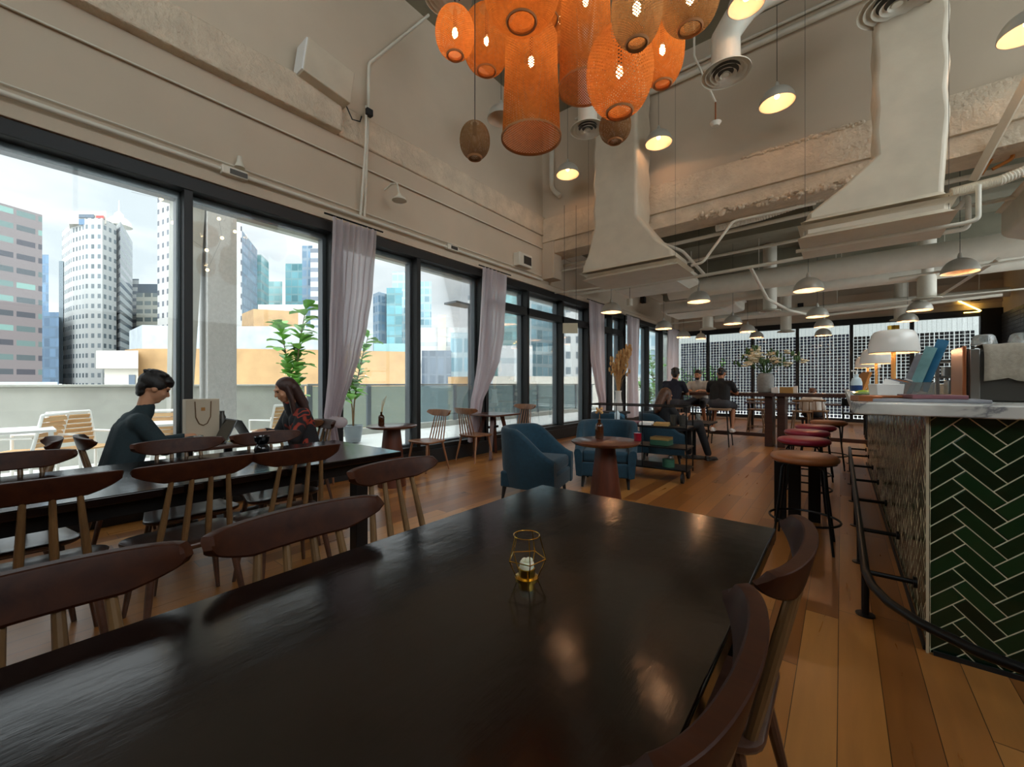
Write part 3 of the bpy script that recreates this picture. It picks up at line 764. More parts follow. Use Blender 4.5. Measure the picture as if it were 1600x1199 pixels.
# --- teal tub armchairs
def armchair(label,loc,rz,first=None,group='teal tub armchairs'):
    if first: return dup(first,loc,rz,label,group)
    r=thing('tub_armchair',label,'armchair',loc,rz,group)
    m=MB(); W=.35; D=.34; rad=.33; path=[]
    # outer plan: front left -> round back -> front right
    pts=[(-W,D),(-W,.1)]
    for i in range(13): a=PI+PI/2*i/12; pts.append((-W+rad+rad*math.cos(a),-D+rad+rad*math.sin(a)))
    for i in range(13): a=1.5*PI+PI/2*i/12; pts.append((W-rad+rad*math.cos(a),-D+rad+rad*math.sin(a)))
    pts+=[(W,.1),(W,D)]
    fine=[]
    for a,b in zip(pts[:-1],pts[1:]):
        k=max(1,int(math.dist(a,b)/.04)); fine+=[(a[0]+(b[0]-a[0])*i/k,a[1]+(b[1]-a[1])*i/k) for i in range(k)]
    fine.append(pts[-1]); n=len(fine); ring=11; vs=[]
    for i,(x,y) in enumerate(fine):
        p0=fine[max(0,i-1)]; p1=fine[min(n-1,i+1)]; tx,ty=p1[0]-p0[0],p1[1]-p0[1]; L=math.hypot(tx,ty); nx,ny=ty/L,-tx/L   # outward
        if nx*x+ny*y<0 and abs(y)<D: nx,ny=-nx,-ny
        q=max(0,min(1,(y+D*.35)/(D*1.35)))       # 0 at back, 1 at front
        q=q*q*(3-2*q)*.7+q*.3; h=.78-.31*q 
        flare=.03*(h-.2)/.6
        sec=[(-.045,.14),(-.012,.15),(.0+flare*.4,.35),(flare,h-.05),(flare-.008,h-.015),(flare-.035,h),(flare-.07,h-.008),(flare-.088,h-.04),(-.085,.42),(-.085,.25),(-.08,.14)]
        for o_,z in sec: vs.append((x+nx*o_,y+ny*o_,z))
    fs=[(i*ring+j,(i+1)*ring+j,(i+1)*ring+(j+1)%ring,i*ring+(j+1)%ring) for i in range(n-1) for j in range(ring)]
    fs+=[tuple(reversed(range(ring))),tuple((n-1)*ring+j for j in range(ring))]
    m.add(vs,fs); m.build('shell','teal_fabric',r,ang=60)
    s=MB().box((0,.03,.38),(.54,.58,.14)); s.build('seat_cushion','teal_fabric',r,bevel=.04,seg=4)
    MB().box((0,.02,.225),(.58,.62,.17)).build('seat_base','teal_fabric',r,bevel=.02,seg=3)
    for sx in(-1,1):
        for sy in(-1,1): MB().tube([(sx*.27,sy*.27,0),(sx*.26,sy*.25,.15)],[.014,.026],8).build('leg','black_matte',r)
    return r
ac=armchair('teal tub armchair closest to the near table, seen from its outer side',(-2.66,3.70,0),R(-75))
armchair('teal tub armchair facing forward behind the round walnut table',(-2.3,4.75,0),R(-158),ac)
armchair('teal tub armchair beyond the bar trolley with a blue cushion',(-2.95,6.35,0),R(-40),ac)
armchair('teal armchair the auburn-haired woman sits in',(-2.28,6.75,0),R(-75),ac)
o=MB().box((-2.95,6.4,.62),(.42,.14,.3),rz=R(-40),rx=-.3).build('cushion','cushion_blue',bevel=.05,seg=4); tag(o,'light blue cushion in the armchair beyond the bar trolley','cushion')

# --- bar stools
def stool(label,loc,mat,group,first=None):
    r=thing('bar_stool',label,'stool',loc,0,group)
    MB().lathe([(.205,.642),(.222,.655),(.226,.672),(.218,.69),(.195,.7),(.1,.704),(0.001,.705)],n=40).build('seat',mat,r,ang=60)
    MB().cyl((0,0,.63),.19,.014,32).build('seat_plate','black_metal',r)
    for i in range(4):
        a=PI/4+i*PI/2; c,s=math.cos(a),math.sin(a)
        MB().tube([(c*.10,s*.10,.628),(c*.165,s*.165,.622),(c*.185,s*.185,.60),(c*.205,s*.205,.4),(c*.262,s*.262,0)],.0085,8).build('leg','black_metal',r)
    m=MB(); m.tube([(.228*math.cos(2*PI*i/32),.228*math.sin(2*PI*i/32),.2) for i in range(33)],.009,8,cap=False); m.build('foot_ring','black_metal',r)
    return r
stool('tan leather bar stool nearest to the camera',(-.23,3.93,0),'tan_leather','bar stools in a row')
stool('crimson leather bar stool right behind the nearest tan one',(-.30,5.1,0),'red_leather','bar stools in a row')
stool('second crimson bar stool in the row, between two other crimson seats',(-.32,5.95,0),'red_leather','bar stools in a row')
stool('third crimson bar stool in the row, furthest of the crimson seats',(-.27,6.75,0),'red_leather','bar stools in a row')
stool('brown leather bar stool at the far end of the row',(-.15,7.7,0),'tan_leather','bar stools in a row')
# black steel stand under / behind the stools
r=thing('steel_stand','low black steel stand with flat posts behind the nearest stool','stand',(-.32,4.6,0))
MB().bb(-.16,.16,-.28,.28,.57,.6).build('shelf','black_metal',r,bevel=.004)
for x,y in((-.11,-.2),(.0,-.26),(.13,.0)): MB().bb(x-.045,x+.045,y-.03,y+.03,0,.57).build('post','black_metal',r,bevel=.003)

# --- far high tables
def high_table(label,x0,x1,y0,y1,legx):
    r=thing('high_table',label,'table',((x0+x1)/2,(y0+y1)/2,0)); hx=(x1-x0)/2; hy=(y1-y0)/2
    MB().bb(-hx,hx,-hy,hy,1.0,1.065).build('table_top','beam_walnut',r,bevel=.006)
    for x in legx:
        MB().bb(x-.065,x+.065,-hy+.12,hy-.12,0,1.0).build('slab_leg','beam_walnut',r,bevel=.006)
    MB().bb(min(legx),max(legx),-hy+.2,-hy+.26,.18,.25).build('foot_bar','beam_walnut',r,bevel=.004)
high_table('long dark walnut high table where the three men sit',-3.1,-1.02,9.4,10.15,(-.9,.93))
high_table('dark walnut high table continuing to the right, carrying the flower vase',-1.0,.9,9.4,10.15,(-.87,.85))
def high_stool(label,loc,rz=0,seat='khaki',grp='high stools at the far table'):
    r=thing('high_stool',label,'stool',loc,rz,grp)
    MB().box((0,0,.735),(.38,.34,.05)).build('seat',seat,r,bevel=.02,seg=3)
    for sx in(-1,1):
        for sy in(-1,1): MB().tube([(sx*.15,sy*.13,.71),(sx*.2,sy*.18,0)],[.014,.011],8).build('leg','black_metal',r)
    m=MB(); 
    for sy in(-1,1): m.tube([(-.18,sy*.165,.25),(.18,sy*.165,.25)],.009,6)
    for sx in(-1,1): m.tube([(sx*.18,-.165,.25),(sx*.18,.165,.25)],.009,6)
    m.build('foot_rail','black_metal',r); return r
high_stool('high stool under the man in the black T-shirt',(-1.92,9.1,0))
high_stool('high stool under the man in the navy T-shirt',(-2.86,9.1,0))
high_stool('high stool under the man in the pale shirt',(-2.62,10.5,0))
def wood_stool(label,loc,rz):
    r=thing('wooden_counter_chair',label,'chair',loc,rz,'pale wooden high chairs beyond the far table')
    MB().box((0,0,.62),(.36,.36,.03)).build('seat','spindle_oak',r,bevel=.01)
    for sx in(-1,1):
        for sy in(-1,1): MB().tube([(sx*.13,sy*.13,.61),(sx*.19,sy*.19,0)],[.017,.012],8).build('leg','spindle_oak',r)
    m=MB()
    for sy in(-1,1): m.tube([(-.17,sy*.17,.2),(.17,sy*.17,.2)],.01,6)
    m.build('stretcher','spindle_oak',r)
    MB().tube([(-.19,-.15,.86),(0,-.2,.87),(.19,-.15,.86)],.022,8).build('back_rail','spindle_oak',r)
    for x in(-.12,0,.12): MB().tube([(x,-.15,.63),(x,-.185,.86)],.009,6).build('back_spindle','spindle_oak',r)
for (u,y,lab,rz) in ((1182,11.6,'pale wooden high chair seen left of the first slab leg',0),(1207,12.0,'pale wooden high chair seen between the two slab legs',0),(1252,11.4,'pale wooden high chair seen right of the slab legs',0.2),(1278,11.8,'pale wooden high chair behind the crimson stools',-.2)):
    p=ony(u,600,y); wood_stool(lab,(p.x,p.y,0),rz)
r=thing('far_low_table','dark low table beyond the high tables','table',(-.75,12.9,0))
MB().bb(-1.3,1.3,-.35,.35,.72,.75).build('table_top','beam_walnut',r,bevel=.004)
for sx in(-1,1):
    for sy in(-1,1): MB().bb(sx*1.2-.03,sx*1.2+.03,sy*.28-.03,sy*.28+.03,0,.72).build('leg','black_metal',r)
r=thing('black_side_chair','black metal chair frames at the far end beyond the last bar stool','chair',(.2,10.9,0))
MB().bb(-.2,.2,-.2,.2,.62,.65).build('seat','black_metal',r,bevel=.01)
for sx in(-1,1):
    for sy in(-1,1): MB().tube([(sx*.17,sy*.17,.62),(sx*.2,sy*.2,0)],.015,8).build('leg','black_metal',r)
MB().bb(-.2,.2,-.21,-.18,.8,.95).tube([(-.18,-.19,.64),(-.18,-.2,.9)],.012,6).tube([(.18,-.19,.64),(.18,-.2,.9)],.012,6).build('backrest','black_metal',r)

# ================================================================= THE BAR
BX,BY=.31,2.69; BY1=8.5
r=thing('bar_counter','bar counter clad in dark green herringbone tiles with marble top','counter',(BX,BY,0))
MB().bb(.012,2.2,.012,.62,0.0,1.1).bb(.012,.6,.5,BY1-BY,0,1.1).build('body','grout',r,smooth=False)
def herring(width,height,W=.058,seed=1,g=.0023):
    """polygons of herringbone tiles (zigzags running upwards) clipped to a width x height panel"""
    rn=random.Random(seed); n=3; out=[]; c=math.cos(PI/4)
    N=int((width+height)/W)+6
    def clip(poly,f):
        res=[]
        for i in range(len(poly)):
            a,b=poly[i],poly[(i+1)%len(poly)]; fa,fb=f(a),f(b)
            if fa>=0: res.append(a)
            if (fa>=0)!=(fb>=0):
                t=fa/(fa-fb); res.append((a[0]+(b[0]-a[0])*t,a[1]+(b[1]-a[1])*t))
        return res
    for q in range(-N,N):
        for k in range(-N,N):
            ox,oy=k-q*n,k+q*n
            for (x0,y0,x1,y1) in ((ox,oy,ox+n,oy+1),(ox,oy+1,ox+1,oy+1+n)):
                P=[((x0)*W+g,(y0)*W+g),((x1)*W-g,(y0)*W+g),((x1)*W-g,(y1)*W-g),((x0)*W+g,(y1)*W-g)]
                Q=[((x-y)*c,(x+y)*c) for x,y in P]
                if max(p[0] for p in Q)<0 or min(p[0] for p in Q)>width or max(p[1] for p in Q)<0 or min(p[1] for p in Q)>height: continue
                for f in (lambda p:p[0]-.002,lambda p:width-.002-p[0],lambda p:p[1]-.002,lambda p:height-p[1]):
                    Q=clip(Q,f)
                    if len(Q)<3: break
                if len(Q)>=3: out.append(Q)
    return out
def tile_mesh(panel,width,height,seed,g=.0023,tl=.006):
    rn=random.Random(seed); m=MB()
    for Q in herring(width,height,seed=seed,g=g):
        cx=sum(p[0] for p in Q)/len(Q); cy=sum(p[1] for p in Q)/len(Q); n=len(Q)
        tx,ty=rn.uniform(-tl,tl),rn.uniform(-tl,tl); vs=[]
        for kk,d in ((1,.0),(1,.0012),(.955,.0028)):
            for p in Q:
                x=cx+(p[0]-cx)*kk; y=cy+(p[1]-cy)*kk; dd=d+((x-cx)*tx+(y-cy)*ty if d else 0)
                vs.append(panel(x,y,dd))
        fs=[(i*n+j,i*n+(j+1)%n,(i+1)*n+(j+1)%n,(i+1)*n+j) for i in range(2) for j in range(n)]; fs.append(tuple(2*n+j for j in range(n)))
        m.add(vs,fs)
    return m
tile_mesh(lambda x,y,d:(x,.012-d,y),2.2,1.1,3).build('front_tiles','green_glaze',r,ang=20)
tile_mesh(lambda x,y,d:(.012-d,BY1-BY-x,y),BY1-BY,1.1,5,.0045,.022).build('side_tiles','green_glaze',r,ang=20)
gm=MB(); Lw=BY1-BY
for A_,B_ in zip(herring(Lw,1.1,seed=5,g=-.0002),herring(Lw,1.1,seed=5,g=.003)):
    n=len(A_)
    if n!=len(B_): continue
    vs=[(.012-.0026,Lw-x,y) for x,y in A_]+[(.012-.0026,Lw-x,y) for x,y in B_]+[(.012,Lw-x,y) for x,y in B_]
    gm.add(vs,[(j,(j+1)%n,n+(j+1)%n,n+j) for j in range(n)]+[(n+j,n+(j+1)%n,2*n+(j+1)%n,2*n+j) for j in range(n)])
gm.build('side_grout','grout',r,smooth=False)
MB().bb(-.004,.006,-.004,.006,0,1.1).build('corner_bead','sign_cream',r)
# marble worktop with a rounded corner
pts=[]; rad=.07; x0,y0=-.27,-.06
for i in range(7): a=PI+PI/2*i/6; pts.append((x0+rad+rad*math.cos(a),y0+rad+rad*math.sin(a)))
pts+=[(2.3,y0),(2.3,.7),(.72,.7),(.72,BY1-BY+.1),(x0,BY1-BY+.1)]
MB().prism(pts,1.1,1.158).build('worktop','marble',r,bevel=.006)
MB().bb(.02,2.2,-.012,.0,0,.02).bb(-.012,0,.02,BY1-BY,0,.02).build('plinth','black_matte',r)
# foot rail
r=thing('foot_rail','black tubular foot rail curving round the corner of the green bar','rail',(.1,2.8,0))
pts=[(0.0,BY1-2.9,.24)]+[(0,y,.24) for y in (4,3,2,1,.35,.1)]
pts+=[(.0+.02,-.08,.24),(.07,-.24,.24),(.16,-.38,.24),(.3,-.50,.24),(.48,-.57,.24),(.8,-.6,.24),(2,-.6,.24)]
MB().tube(pts,.02,14).build('rail','black_metal',r)
for y in (.12,.95,1.9,2.85,3.8,4.75,5.5):
    MB().tube([(0,y,.24),(0,y,.0)],.017,10).lathe([(.042,0),(.042,.006),(.02,.008)],(0,y,0),18).build('post','black_metal',r)
    MB().tube([(0,y,.235),(.2,y,.235)],.013,10).tube([(.185,y,.235),(.2,y,.235)],.028,12).build('bracket','black_metal',r)
MB().tube([(1.0,-.6,.24),(1.0,-.12,.235)],.013,10).build('bracket','black_metal',r)
# ================================================================= CURTAINS
def curtain(label,rows,n=7,tie=None,x=WX+.17,amp=.035,seed=0):
    rn=random.Random(seed); N=90; Mr=44; m=MB()
    zs=[r[0] for r in rows]
    def at(z):
        for a,b in zip(rows[:-1],rows[1:]):
            if a[0]>=z>=b[0]:
                t=(a[0]-z)/(a[0]-b[0]); t=t*t*(3-2*t)*.5+t*.5; return [a[i]+(b[i]-a[i])*t for i in (1,2)]
        return rows[-1][1:3]
    vs=[]; ph=[rn.uniform(0,6) for _ in range(4)]
    for i in range(Mr+1):
        z=zs[0]+(zs[-1]-zs[0])*i/Mr; y0,y1=at(z); wd=y1-y0
        for j in range(N+1):
            s=j/N; k=min(1,.55+wd*.9); a=amp*(1.5-.5*k)
            xx=x+a*math.sin(2*PI*n*s+.5*math.sin(z*1.4+ph[0]))+a*.4*math.sin(2*PI*n*2.3*s+ph[1]+z)
            vs.append((xx,y0+wd*s+.006*math.sin(2*PI*n*2*s),z+.01*math.sin(5*s+ph[2])))
    fs=[(i*(N+1)+j,i*(N+1)+j+1,(i+1)*(N+1)+j+1,(i+1)*(N+1)+j) for i in range(Mr) for j in range(N)]
    m.add(vs,fs); r=thing('curtain',label,'curtain',(0,0,0),0,'sheer white curtains between the windows')
    m.build('cloth','sheer_voile',r,ang=80)
    if tie:
        y,z=tie; k=MB(); k.ball((x,y,z),(.09,.09,.06),14,8).ball((x+.03,y+.08,z-.03),(.07,.1,.07),14,8).ball((x,y-.06,z-.05),(.07,.07,.09),14,8)
        o=k.build('knot','sheer_voile',r); md=o.modifiers.new('r','REMESH'); md.mode='VOXEL'; md.voxel_size=.015; md.use_smooth_shade=True
    MB().tube([(x-.0,rows[0][1]-.1,zs[0]+.02),(x-.0,rows[0][2]+.1,zs[0]+.02)],.012,8).build('rod','black_metal',r)
    return r
curtain('nearest and widest white sheer curtain, gathered into a knot near its foot',[(3.30,2.52,3.13),(2.5,2.49,3.06),(2.0,2.47,2.98),(1.6,2.47,2.88),(1.3,2.46,2.78),(1.05,2.44,2.68),(.85,2.42,2.62),(.72,2.46,2.56),(.5,2.47,2.6),(.3,2.47,2.62)],7,(2.52,.80))
curtain('second white sheer curtain, swept and tied beside the square window table',[(3.30,5.27,5.95),(2.2,5.17,5.83),(1.7,5.13,5.7),(1.45,5.1,5.56),(1.2,5.05,5.40),(.95,4.99,5.24),(.6,4.96,5.16),(.25,4.93,5.12)],7,None,seed=2,x=WX+.13)
curtain('third white sheer curtain right of the glass doors, tapering above the trolley',[(3.32,9.08,9.92),(1.9,9.2,9.92),(1.2,9.42,9.95),(.8,9.6,9.98),(.25,9.62,9.95)],7,None,seed=3)
curtain('fourth white curtain, behind the dried grass vase',[(3.25,11.42,12.3),(1.25,11.4,12.2),(.25,11.4,12.2)],7,None,seed=4)
curtain('white curtain in the far left corner behind the man in navy',[(3.28,15.0,16.25),(1.25,14.9,16.2),(.25,14.9,16.2)],9,None,seed=5)

# ================================================================= RATTAN CLUSTER
LIGHTS=[]
def point(name,loc,e,col=(1,.55,.25),rad=.04,parent=None):
    l=bpy.data.lights.new(name,'POINT'); l.energy=e; l.color=col; l.shadow_soft_size=rad
    o=bpy.data.objects.new(name,l); C.objects.link(o); o.location=loc; LIGHTS.append(o)
    if parent: o.parent=parent
    return o
G='woven rattan pendants of the big cluster'
def rattan_oval(label,u,v,t,D,h,mt='rattan_open',lit=True,e=5,open_=.34):
    c=att(u,v,t); r=thing('rattan_pendant',label,'pendant lamp',tuple(c),random.Random(u).uniform(0,6),G); Rr=D/2
    prof=[]; n=16
    for i in range(n+1):
        a=-PI/2*.80+PI*.83*i/n; prof.append((Rr*max(.12,math.cos(a)**.8 if math.cos(a)>0 else .1),h/2*math.sin(a)))
    ro=Rr*open_; z0=prof[0][1]; prof=[(ro,z0+.03),(ro*1.02,z0-.004)]+[p for p in prof if p[0]>ro*1.05 or p[1]>0]
    MB().lathe(prof,n=48,cap=False,uv=True).build('shade',mt,r,ang=80)
    MB().lathe([(ro,z0+.004),(ro+.012,z0-.008),(ro+.02,z0+.004),(ro+.006,z0+.014)],n=36,cap=False).build('rim','rattan_rim',r)
    top=prof[-1][1]
    MB().tube([(0,0,top),(0,0,ZH-c.z)],.004,6).build('cable','black_matte',r)
    MB().cyl((0,0,.05),.018,top-.05 if top>.1 else .05,12).build('lamp_holder','black_matte',r)
    if lit:
        MB().ball((0,0,0),(.024,.024,.045),12,8).build('bulb','bulb_warm',r); point('lamp_light',(0,0,-.005),e*.8,(1,.58,.26),.03,r)
    return r
def rattan_tube(label,u,vb,t,D,h,mt='rattan_fine',e=8,taper=.9):
    p=att(u,vb,t); r=thing('rattan_pendant',label,'pendant lamp',tuple(p),.3,G); Rr=D/2
    prof=[(Rr*1.0,0),(Rr*.985,.02),(Rr*.95,h*.3),(Rr*taper,h*.6),(Rr*taper*.98,h*.88),(Rr*taper*.8,h*.97),(Rr*.4,h)]
    MB().lathe(prof,n=56,cap=False,uv=True).build('shade',mt,r,ang=80)
    MB().lathe([(Rr-.006,0),(Rr+.006,-.006),(Rr+.008,.01),(Rr-.004,.012)],n=48,cap=False).build('rim','rattan_rim',r)
    MB().tube([(0,0,h*.95),(0,0,ZH-p.z)],.004,6).build('cable','black_matte',r)
    MB().cyl((0,0,h*.72),.018,h*.28,12).build('lamp_holder','black_matte',r)
    MB().ball((0,0,h*.68),(.024,.024,.045),12,8).build('bulb','bulb_warm',r); point('lamp_light',(0,0,h*.67),e*.8,(1,.58,.26),.03,r)
    return r
rattan_oval('leftmost lit oval rattan pendant of the cluster',711,52,3.6,.345,.42,e=5)
rattan_oval('lit oval rattan pendant just right of the leftmost one, partly behind it',760,64,4.1,.485,.64,'rattan_fine',e=6)
rattan_oval('wide rattan pendant over the big cylinder, cut by the top picture edge',815,-12,2.7,.50,.42,'rattan_fine',e=6)
rattan_oval('large rattan pendant at the top edge behind the wide one',852,-14,4.15,.70,.62,'rattan_fine',e=6)
rattan_tube('long rattan cylinder pendant hanging lowest, with a wide open mouth',830,217,3.35,.48,.93)
rattan_tube('second rattan cylinder pendant, set behind and right of the lowest one',915,138,3.5,.46,1.1)
rattan_oval('biggest bright oval rattan pendant at the right of the cylinders',968,113,2.9,.465,.60,e=7)
rattan_oval('brown unlit-looking oval pendant above the bright big oval',995,14,2.45,.30,.44,'rattan_dark',e=1.0)
rattan_oval('lit oval pendant half hidden behind the brown oval',1035,78,3.5,.36,.62,'rattan_fine',e=6)
rattan_oval('brown oval pendant at the right top end of the cluster',1078,-2,2.7,.37,.42,'rattan_dark',e=1.0)
rattan_oval('small unlit rattan ball under the big bright oval',961,198,3.9,.30,.30,'rattan_dark',lit=False)
rattan_oval('small unlit rattan ball hanging alone left of the lowest cylinder',742,220,3.3,.245,.29,'rattan_dark',lit=False)
rattan_tube('narrow red-orange rattan pendant glimpsed between the two cylinders',874,85,4.85,.27,.6,e=5)

# ================================================================= DOME PENDANTS
def dome(label,u,v,D=.42,z=None,t=None,y=None,mat='dome_grey',lit=True,e=6,grp='grey metal dome pendants',top=None,hh=.5):
    p=ony(u,v,y) if y else (onz(u,v,z) if z else att(u,v,t))
    e=e*(.6 if p.z>4 else 3.2); r=thing('dome_pendant',label,'pendant lamp',tuple(p),0,grp); Rr=D/2; h=D*hh
    a=[(Rr*math.cos(PI/2*i/12),h*math.sin(PI/2*i/12)-h*.4) for i in range(12)]+[(.012,h*.6)]
    MB().lathe(a,n=36,cap=False).build('shade',mat,r,ang=60)
    b=[((Rr-.006)*math.cos(PI/2*i/12),(h-.008)*math.sin(PI/2*i/12)-h*.4) for i in range(12)]+[(.001,h*.6-.01)]
    MB().lathe(b,n=36,cap=False).build('lining','dome_white',r,ang=60)
    MB().lathe([(.03,h*.58),(.03,h*.58+.03),(.02,h*.58+.07),(.006,h*.58+.09)],n=16).build('cap',mat,r)
    zt=(top if top else (ZH if p.y<YC else ZL))-p.z
    MB().tube([(0,0,h*.6+.08),(0,0,zt)],.0035,6).build('cable','black_matte',r)
    if lit:
        MB().ball((0,0,h*.05),.032,12,8).build('bulb','bulb_soft',r); point('lamp_light',(0,0,-.0),e,(1,.56,.3),.035,r)
    return r
HI='dome pendants high under the tall ceiling'
dome('high dome pendant left of the left wrapped duct, just below the rattan cylinder',887,266,.42,y=6.55,grp=HI,e=14)
dome('high dome pendant right of the left white duct',1029,216,.42,y=6.7,grp=HI,e=14)
dome('high dome pendant in the middle of the tall wall, brightest of the high ones',1214,152,.42,y=6.5,grp=HI,e=14)
dome('high dome pendant cut by the top picture edge beside the round diffuser',1166,-2,.36,t=4.4,grp=HI,e=8)
dome('high dome pendant at the extreme right picture edge',1606,38,.42,y=6.4,grp=HI,e=14)
dome('unlit pale dome pendant half hidden behind the lowest rattan cylinder',783,178,.42,t=6.2,grp=HI,lit=False)
LO='dome pendants over the far half of the room'
for i,(u,v,t,lab) in enumerate([(955,482,8.6,'dome pendant in front of the third curtain top'),(1037,509,10.6,'dome pendant over the seated auburn-haired woman'),
 (1092,465,8.2,'dome pendant below the flat ceiling unit, left of centre'),(1263,446,6.7,'large dome pendant right of centre below the big duct'),
 (1277,489,9.0,'dome pendant directly below the large one right of centre'),(1287,506,10.6,'flat-looking dome pendant third down in the column right of centre'),(1286,520,12.2,'lowest dome pendant in the column right of centre'),
 (1145,501,10.2,'dome pendant over the pale-shirted man'),(1168,514,11.9,'dome pendant left above the flower vase'),(1182,524,13.6,'smallest dome pendant above the flower vase'),
 (1500,417,6.1,'largest dome pendant, over the right end of the bar'),(1437,479,8.8,'dome pendant left of the largest one over the bar'),(1418,497,10.6,'dome pendant above the big white table lamp'),
 (1068,523,13.4,'pale dome pendant in front of the far left corner curtain')]):
    dome(lab,u,v,.42,t=t,grp=LO,e=7,hh=.52)
dome('small cream cone pendant near the first far mullion',1095,526,.34,t=14.2,mat='dome_white',grp=LO,e=5,hh=.6)

# ================================================================= DUCTS, PIPES AND OTHER CEILING SERVICES
def duct(name,label,secs,mat='duct_wrap',sub=3,seed=1,amp=.018):
    """rectangular wrapped duct: sections (x0,x1,y0,y1,z) joined downwards, slightly puffy"""
    rn=random.Random(seed); m=MB(); n=0; o=[]
    for i,(x0,x1,y0,y1,z) in enumerate(secs):
        o+=[(x0,y0,z),(x1,y0,z),(x1,y1,z),(x0,y1,z)]
    fs=[(i*4+j,i*4+(j+1)%4,(i+1)*4+(j+1)%4,(i+1)*4+j) for i in range(len(secs)-1) for j in range(4)]
    fs+=[(0,1,2,3),tuple(len(secs)*4-4+j for j in (3,2,1,0))]
    m.add(o,fs); ob=m.build(name,mat,smooth=True,bevel=.05,seg=4,ang=80); tag(ob,label,'duct'); return ob
def puffs(x0,x1,y0,y1,zt,zb,n,b=.03):
    s=[]; 
    for i in range(n):
        a=zt+(zb-zt)*i/n; c=zt+(zb-zt)*(i+1)/n; m=(a+c)/2
        s+=[(x0,x1,y0,y1,a),(x0-b,x1+b,y0-b,y1+b,m)]
    s.append((x0,x1,y0,y1,zb)); return s
duct('wrapped_duct','white wrapped rectangular duct dropping beside the rattan cluster, left of the two',puffs(-3.42,-2.64,6.55,7.15,ZH,4.05,6,.018)+[(-3.5,-2.25,6.45,7.2,3.52),(-3.58,-2.02,6.42,7.25,3.32),(-3.58,-2.02,6.42,7.25,3.2)])
duct('wrapped_duct','wide white wrapped duct descending at the right, above the bar',puffs(.29,.86,6.1,6.6,ZH,3.8,6,.018)+[(-.0,.84,6.05,6.85,3.52),(-.33,.82,6.0,7.0,3.27),(-.33,.82,6.0,7.0,3.17)],seed=4)
duct('duct_tray','flat white duct tray under the foot of the left wrapped duct',[(-3.52,-1.98,6.45,7.28,3.17),(-3.52,-1.98,6.45,7.28,3.08)])
duct('duct_tray','flat white duct tray under the foot of the right wrapped duct',[(-.36,.86,5.98,6.9,3.13),(-.36,.86,5.98,6.9,2.98)])
duct('fan_coil_unit','flat white ceiling unit hanging left of centre in the low ceiling',[(-4.1,-2.6,8.6,9.9,3.75),(-4.2,-2.5,8.5,10.0,3.55),(-4.0,-2.7,8.8,9.7,3.38)],'white_pipe')
duct('fan_coil_unit','white ceiling unit further back above the third window run',[(-4.2,-2.2,12.2,13.6,3.65),(-4.2,-2.2,12.2,13.6,3.4),(-4.0,-2.6,12.3,13.4,3.3)],'white_pipe')
duct('fan_coil_unit','angular white ceiling box at the right picture edge above the bar',[(1.9,3.2,7.6,9.6,3.9),(1.9,3.2,7.6,9.6,3.5),(2.2,3.2,7.7,9.4,3.3)],'duct_wrap')
def pipe(label,pts,r,name='ceiling_pipe',mat='white_pipe',cat='pipe',fit=True):
    m=MB(); P=[Vector(p) for p in pts]; Q=[P[0]]
    for i in range(1,len(P)-1):
        a=(P[i-1]-P[i]).normalized(); b=(P[i+1]-P[i]).normalized(); k=min(r*2.5,(P[i-1]-P[i]).length*.4,(P[i+1]-P[i]).length*.4)
        for j in range(6):
            t=j/5; Q.append((P[i]+a*k)*(1-t)**2+P[i]*2*t*(1-t)+(P[i]+b*k)*t*t)
    Q.append(P[-1]); m.tube(Q,r,12); 
    o=m.build(name,mat,ang=50); tag(o,label,cat); return o
def hanger(x,y,z,zt): 
    return MB().tube([(x,y,z),(x,y,zt)],.006,6)
# large round duct with drops
def round_duct(label,x0,x1,y,z,r,drops):
    o=MB().tube([(x0,y,z),(x1,y,z)],r,24).build('round_duct','white_pipe',ang=50); tag(o,label,'duct')
    g=MB()
    x=x0+.5
    while x<x1: g.tube([(x,y,z),(x,y,ZL)],.006,6); g.lathe([(r+.006,-.02),(r+.006,.02)],(0,0,0),3,cap=False); x+=1.4
    g2=MB(); x=x0+.5
    while x<x1: g2.tube([(x,y,z+r-.01),(x,y,ZL)],.006,6); x+=1.4
    g2.build('hanger','white_pipe',o)
    return o
round_duct('large round white duct crossing the low ceiling above the men',-3.3,3.2,10.3,3.52,.21,[])
round_duct('second round white duct behind the large one',-3.4,3.2,12.25,3.62,.17,[])
round_duct('thin round duct nearest the far glazing',-3.4,3.2,15.4,3.5,.12,[])
def diffuser(label,p,r,neck,top,elbow=None):
    t=thing('air_diffuser',label,'air vent',tuple(p),0,'round ceiling air diffusers')
    MB().lathe([(r,.0),(r,.012),(r*.9,.03),(r*.6,.05),(neck,.07)],n=36,cap=False).build('flange','white_pipe',t)
    for k in range(4):
        q=r*(.84-.2*k); MB().lathe([(q,.004-.008*k),(q-.03*r/.25,.03-.004*k)],n=32,cap=False).build('ring','white_pipe',t)
    MB().cyl((0,0,-.01),r*.14,.02,16).build('hub','white_pipe',t)
    MB().cyl((0,0,.045),neck*.98,.004,24).build('throat','dark_steel',t)
    if elbow:
        e=Vector(elbow); pts=[Vector((0,0,.05)),Vector((0,0,top*.6))]+[Vector((0,0,top*.6)).lerp(Vector((0,0,top)),q)*(1-q)+(Vector((0,0,top))+e*.4)*q for q in (.3,.6,1)]+[Vector((0,0,top))+e]
        MB().tube(pts,neck,20).build('neck','white_pipe',t,ang=60)
    else: MB().tube([(0,0,.05),(0,0,top)],neck,20).build('neck','white_pipe',t,ang=60)
    return t
p=att(1134,116,4.9); diffuser('round diffuser hanging on a white elbow right of the rattan cluster',p,.27,.16,.75,(.9,.35,.25))
p=att(918,203,6.0); diffuser('round diffuser between the second cylinder and the left wrapped duct',p,.25,.14,ZH-p.z)
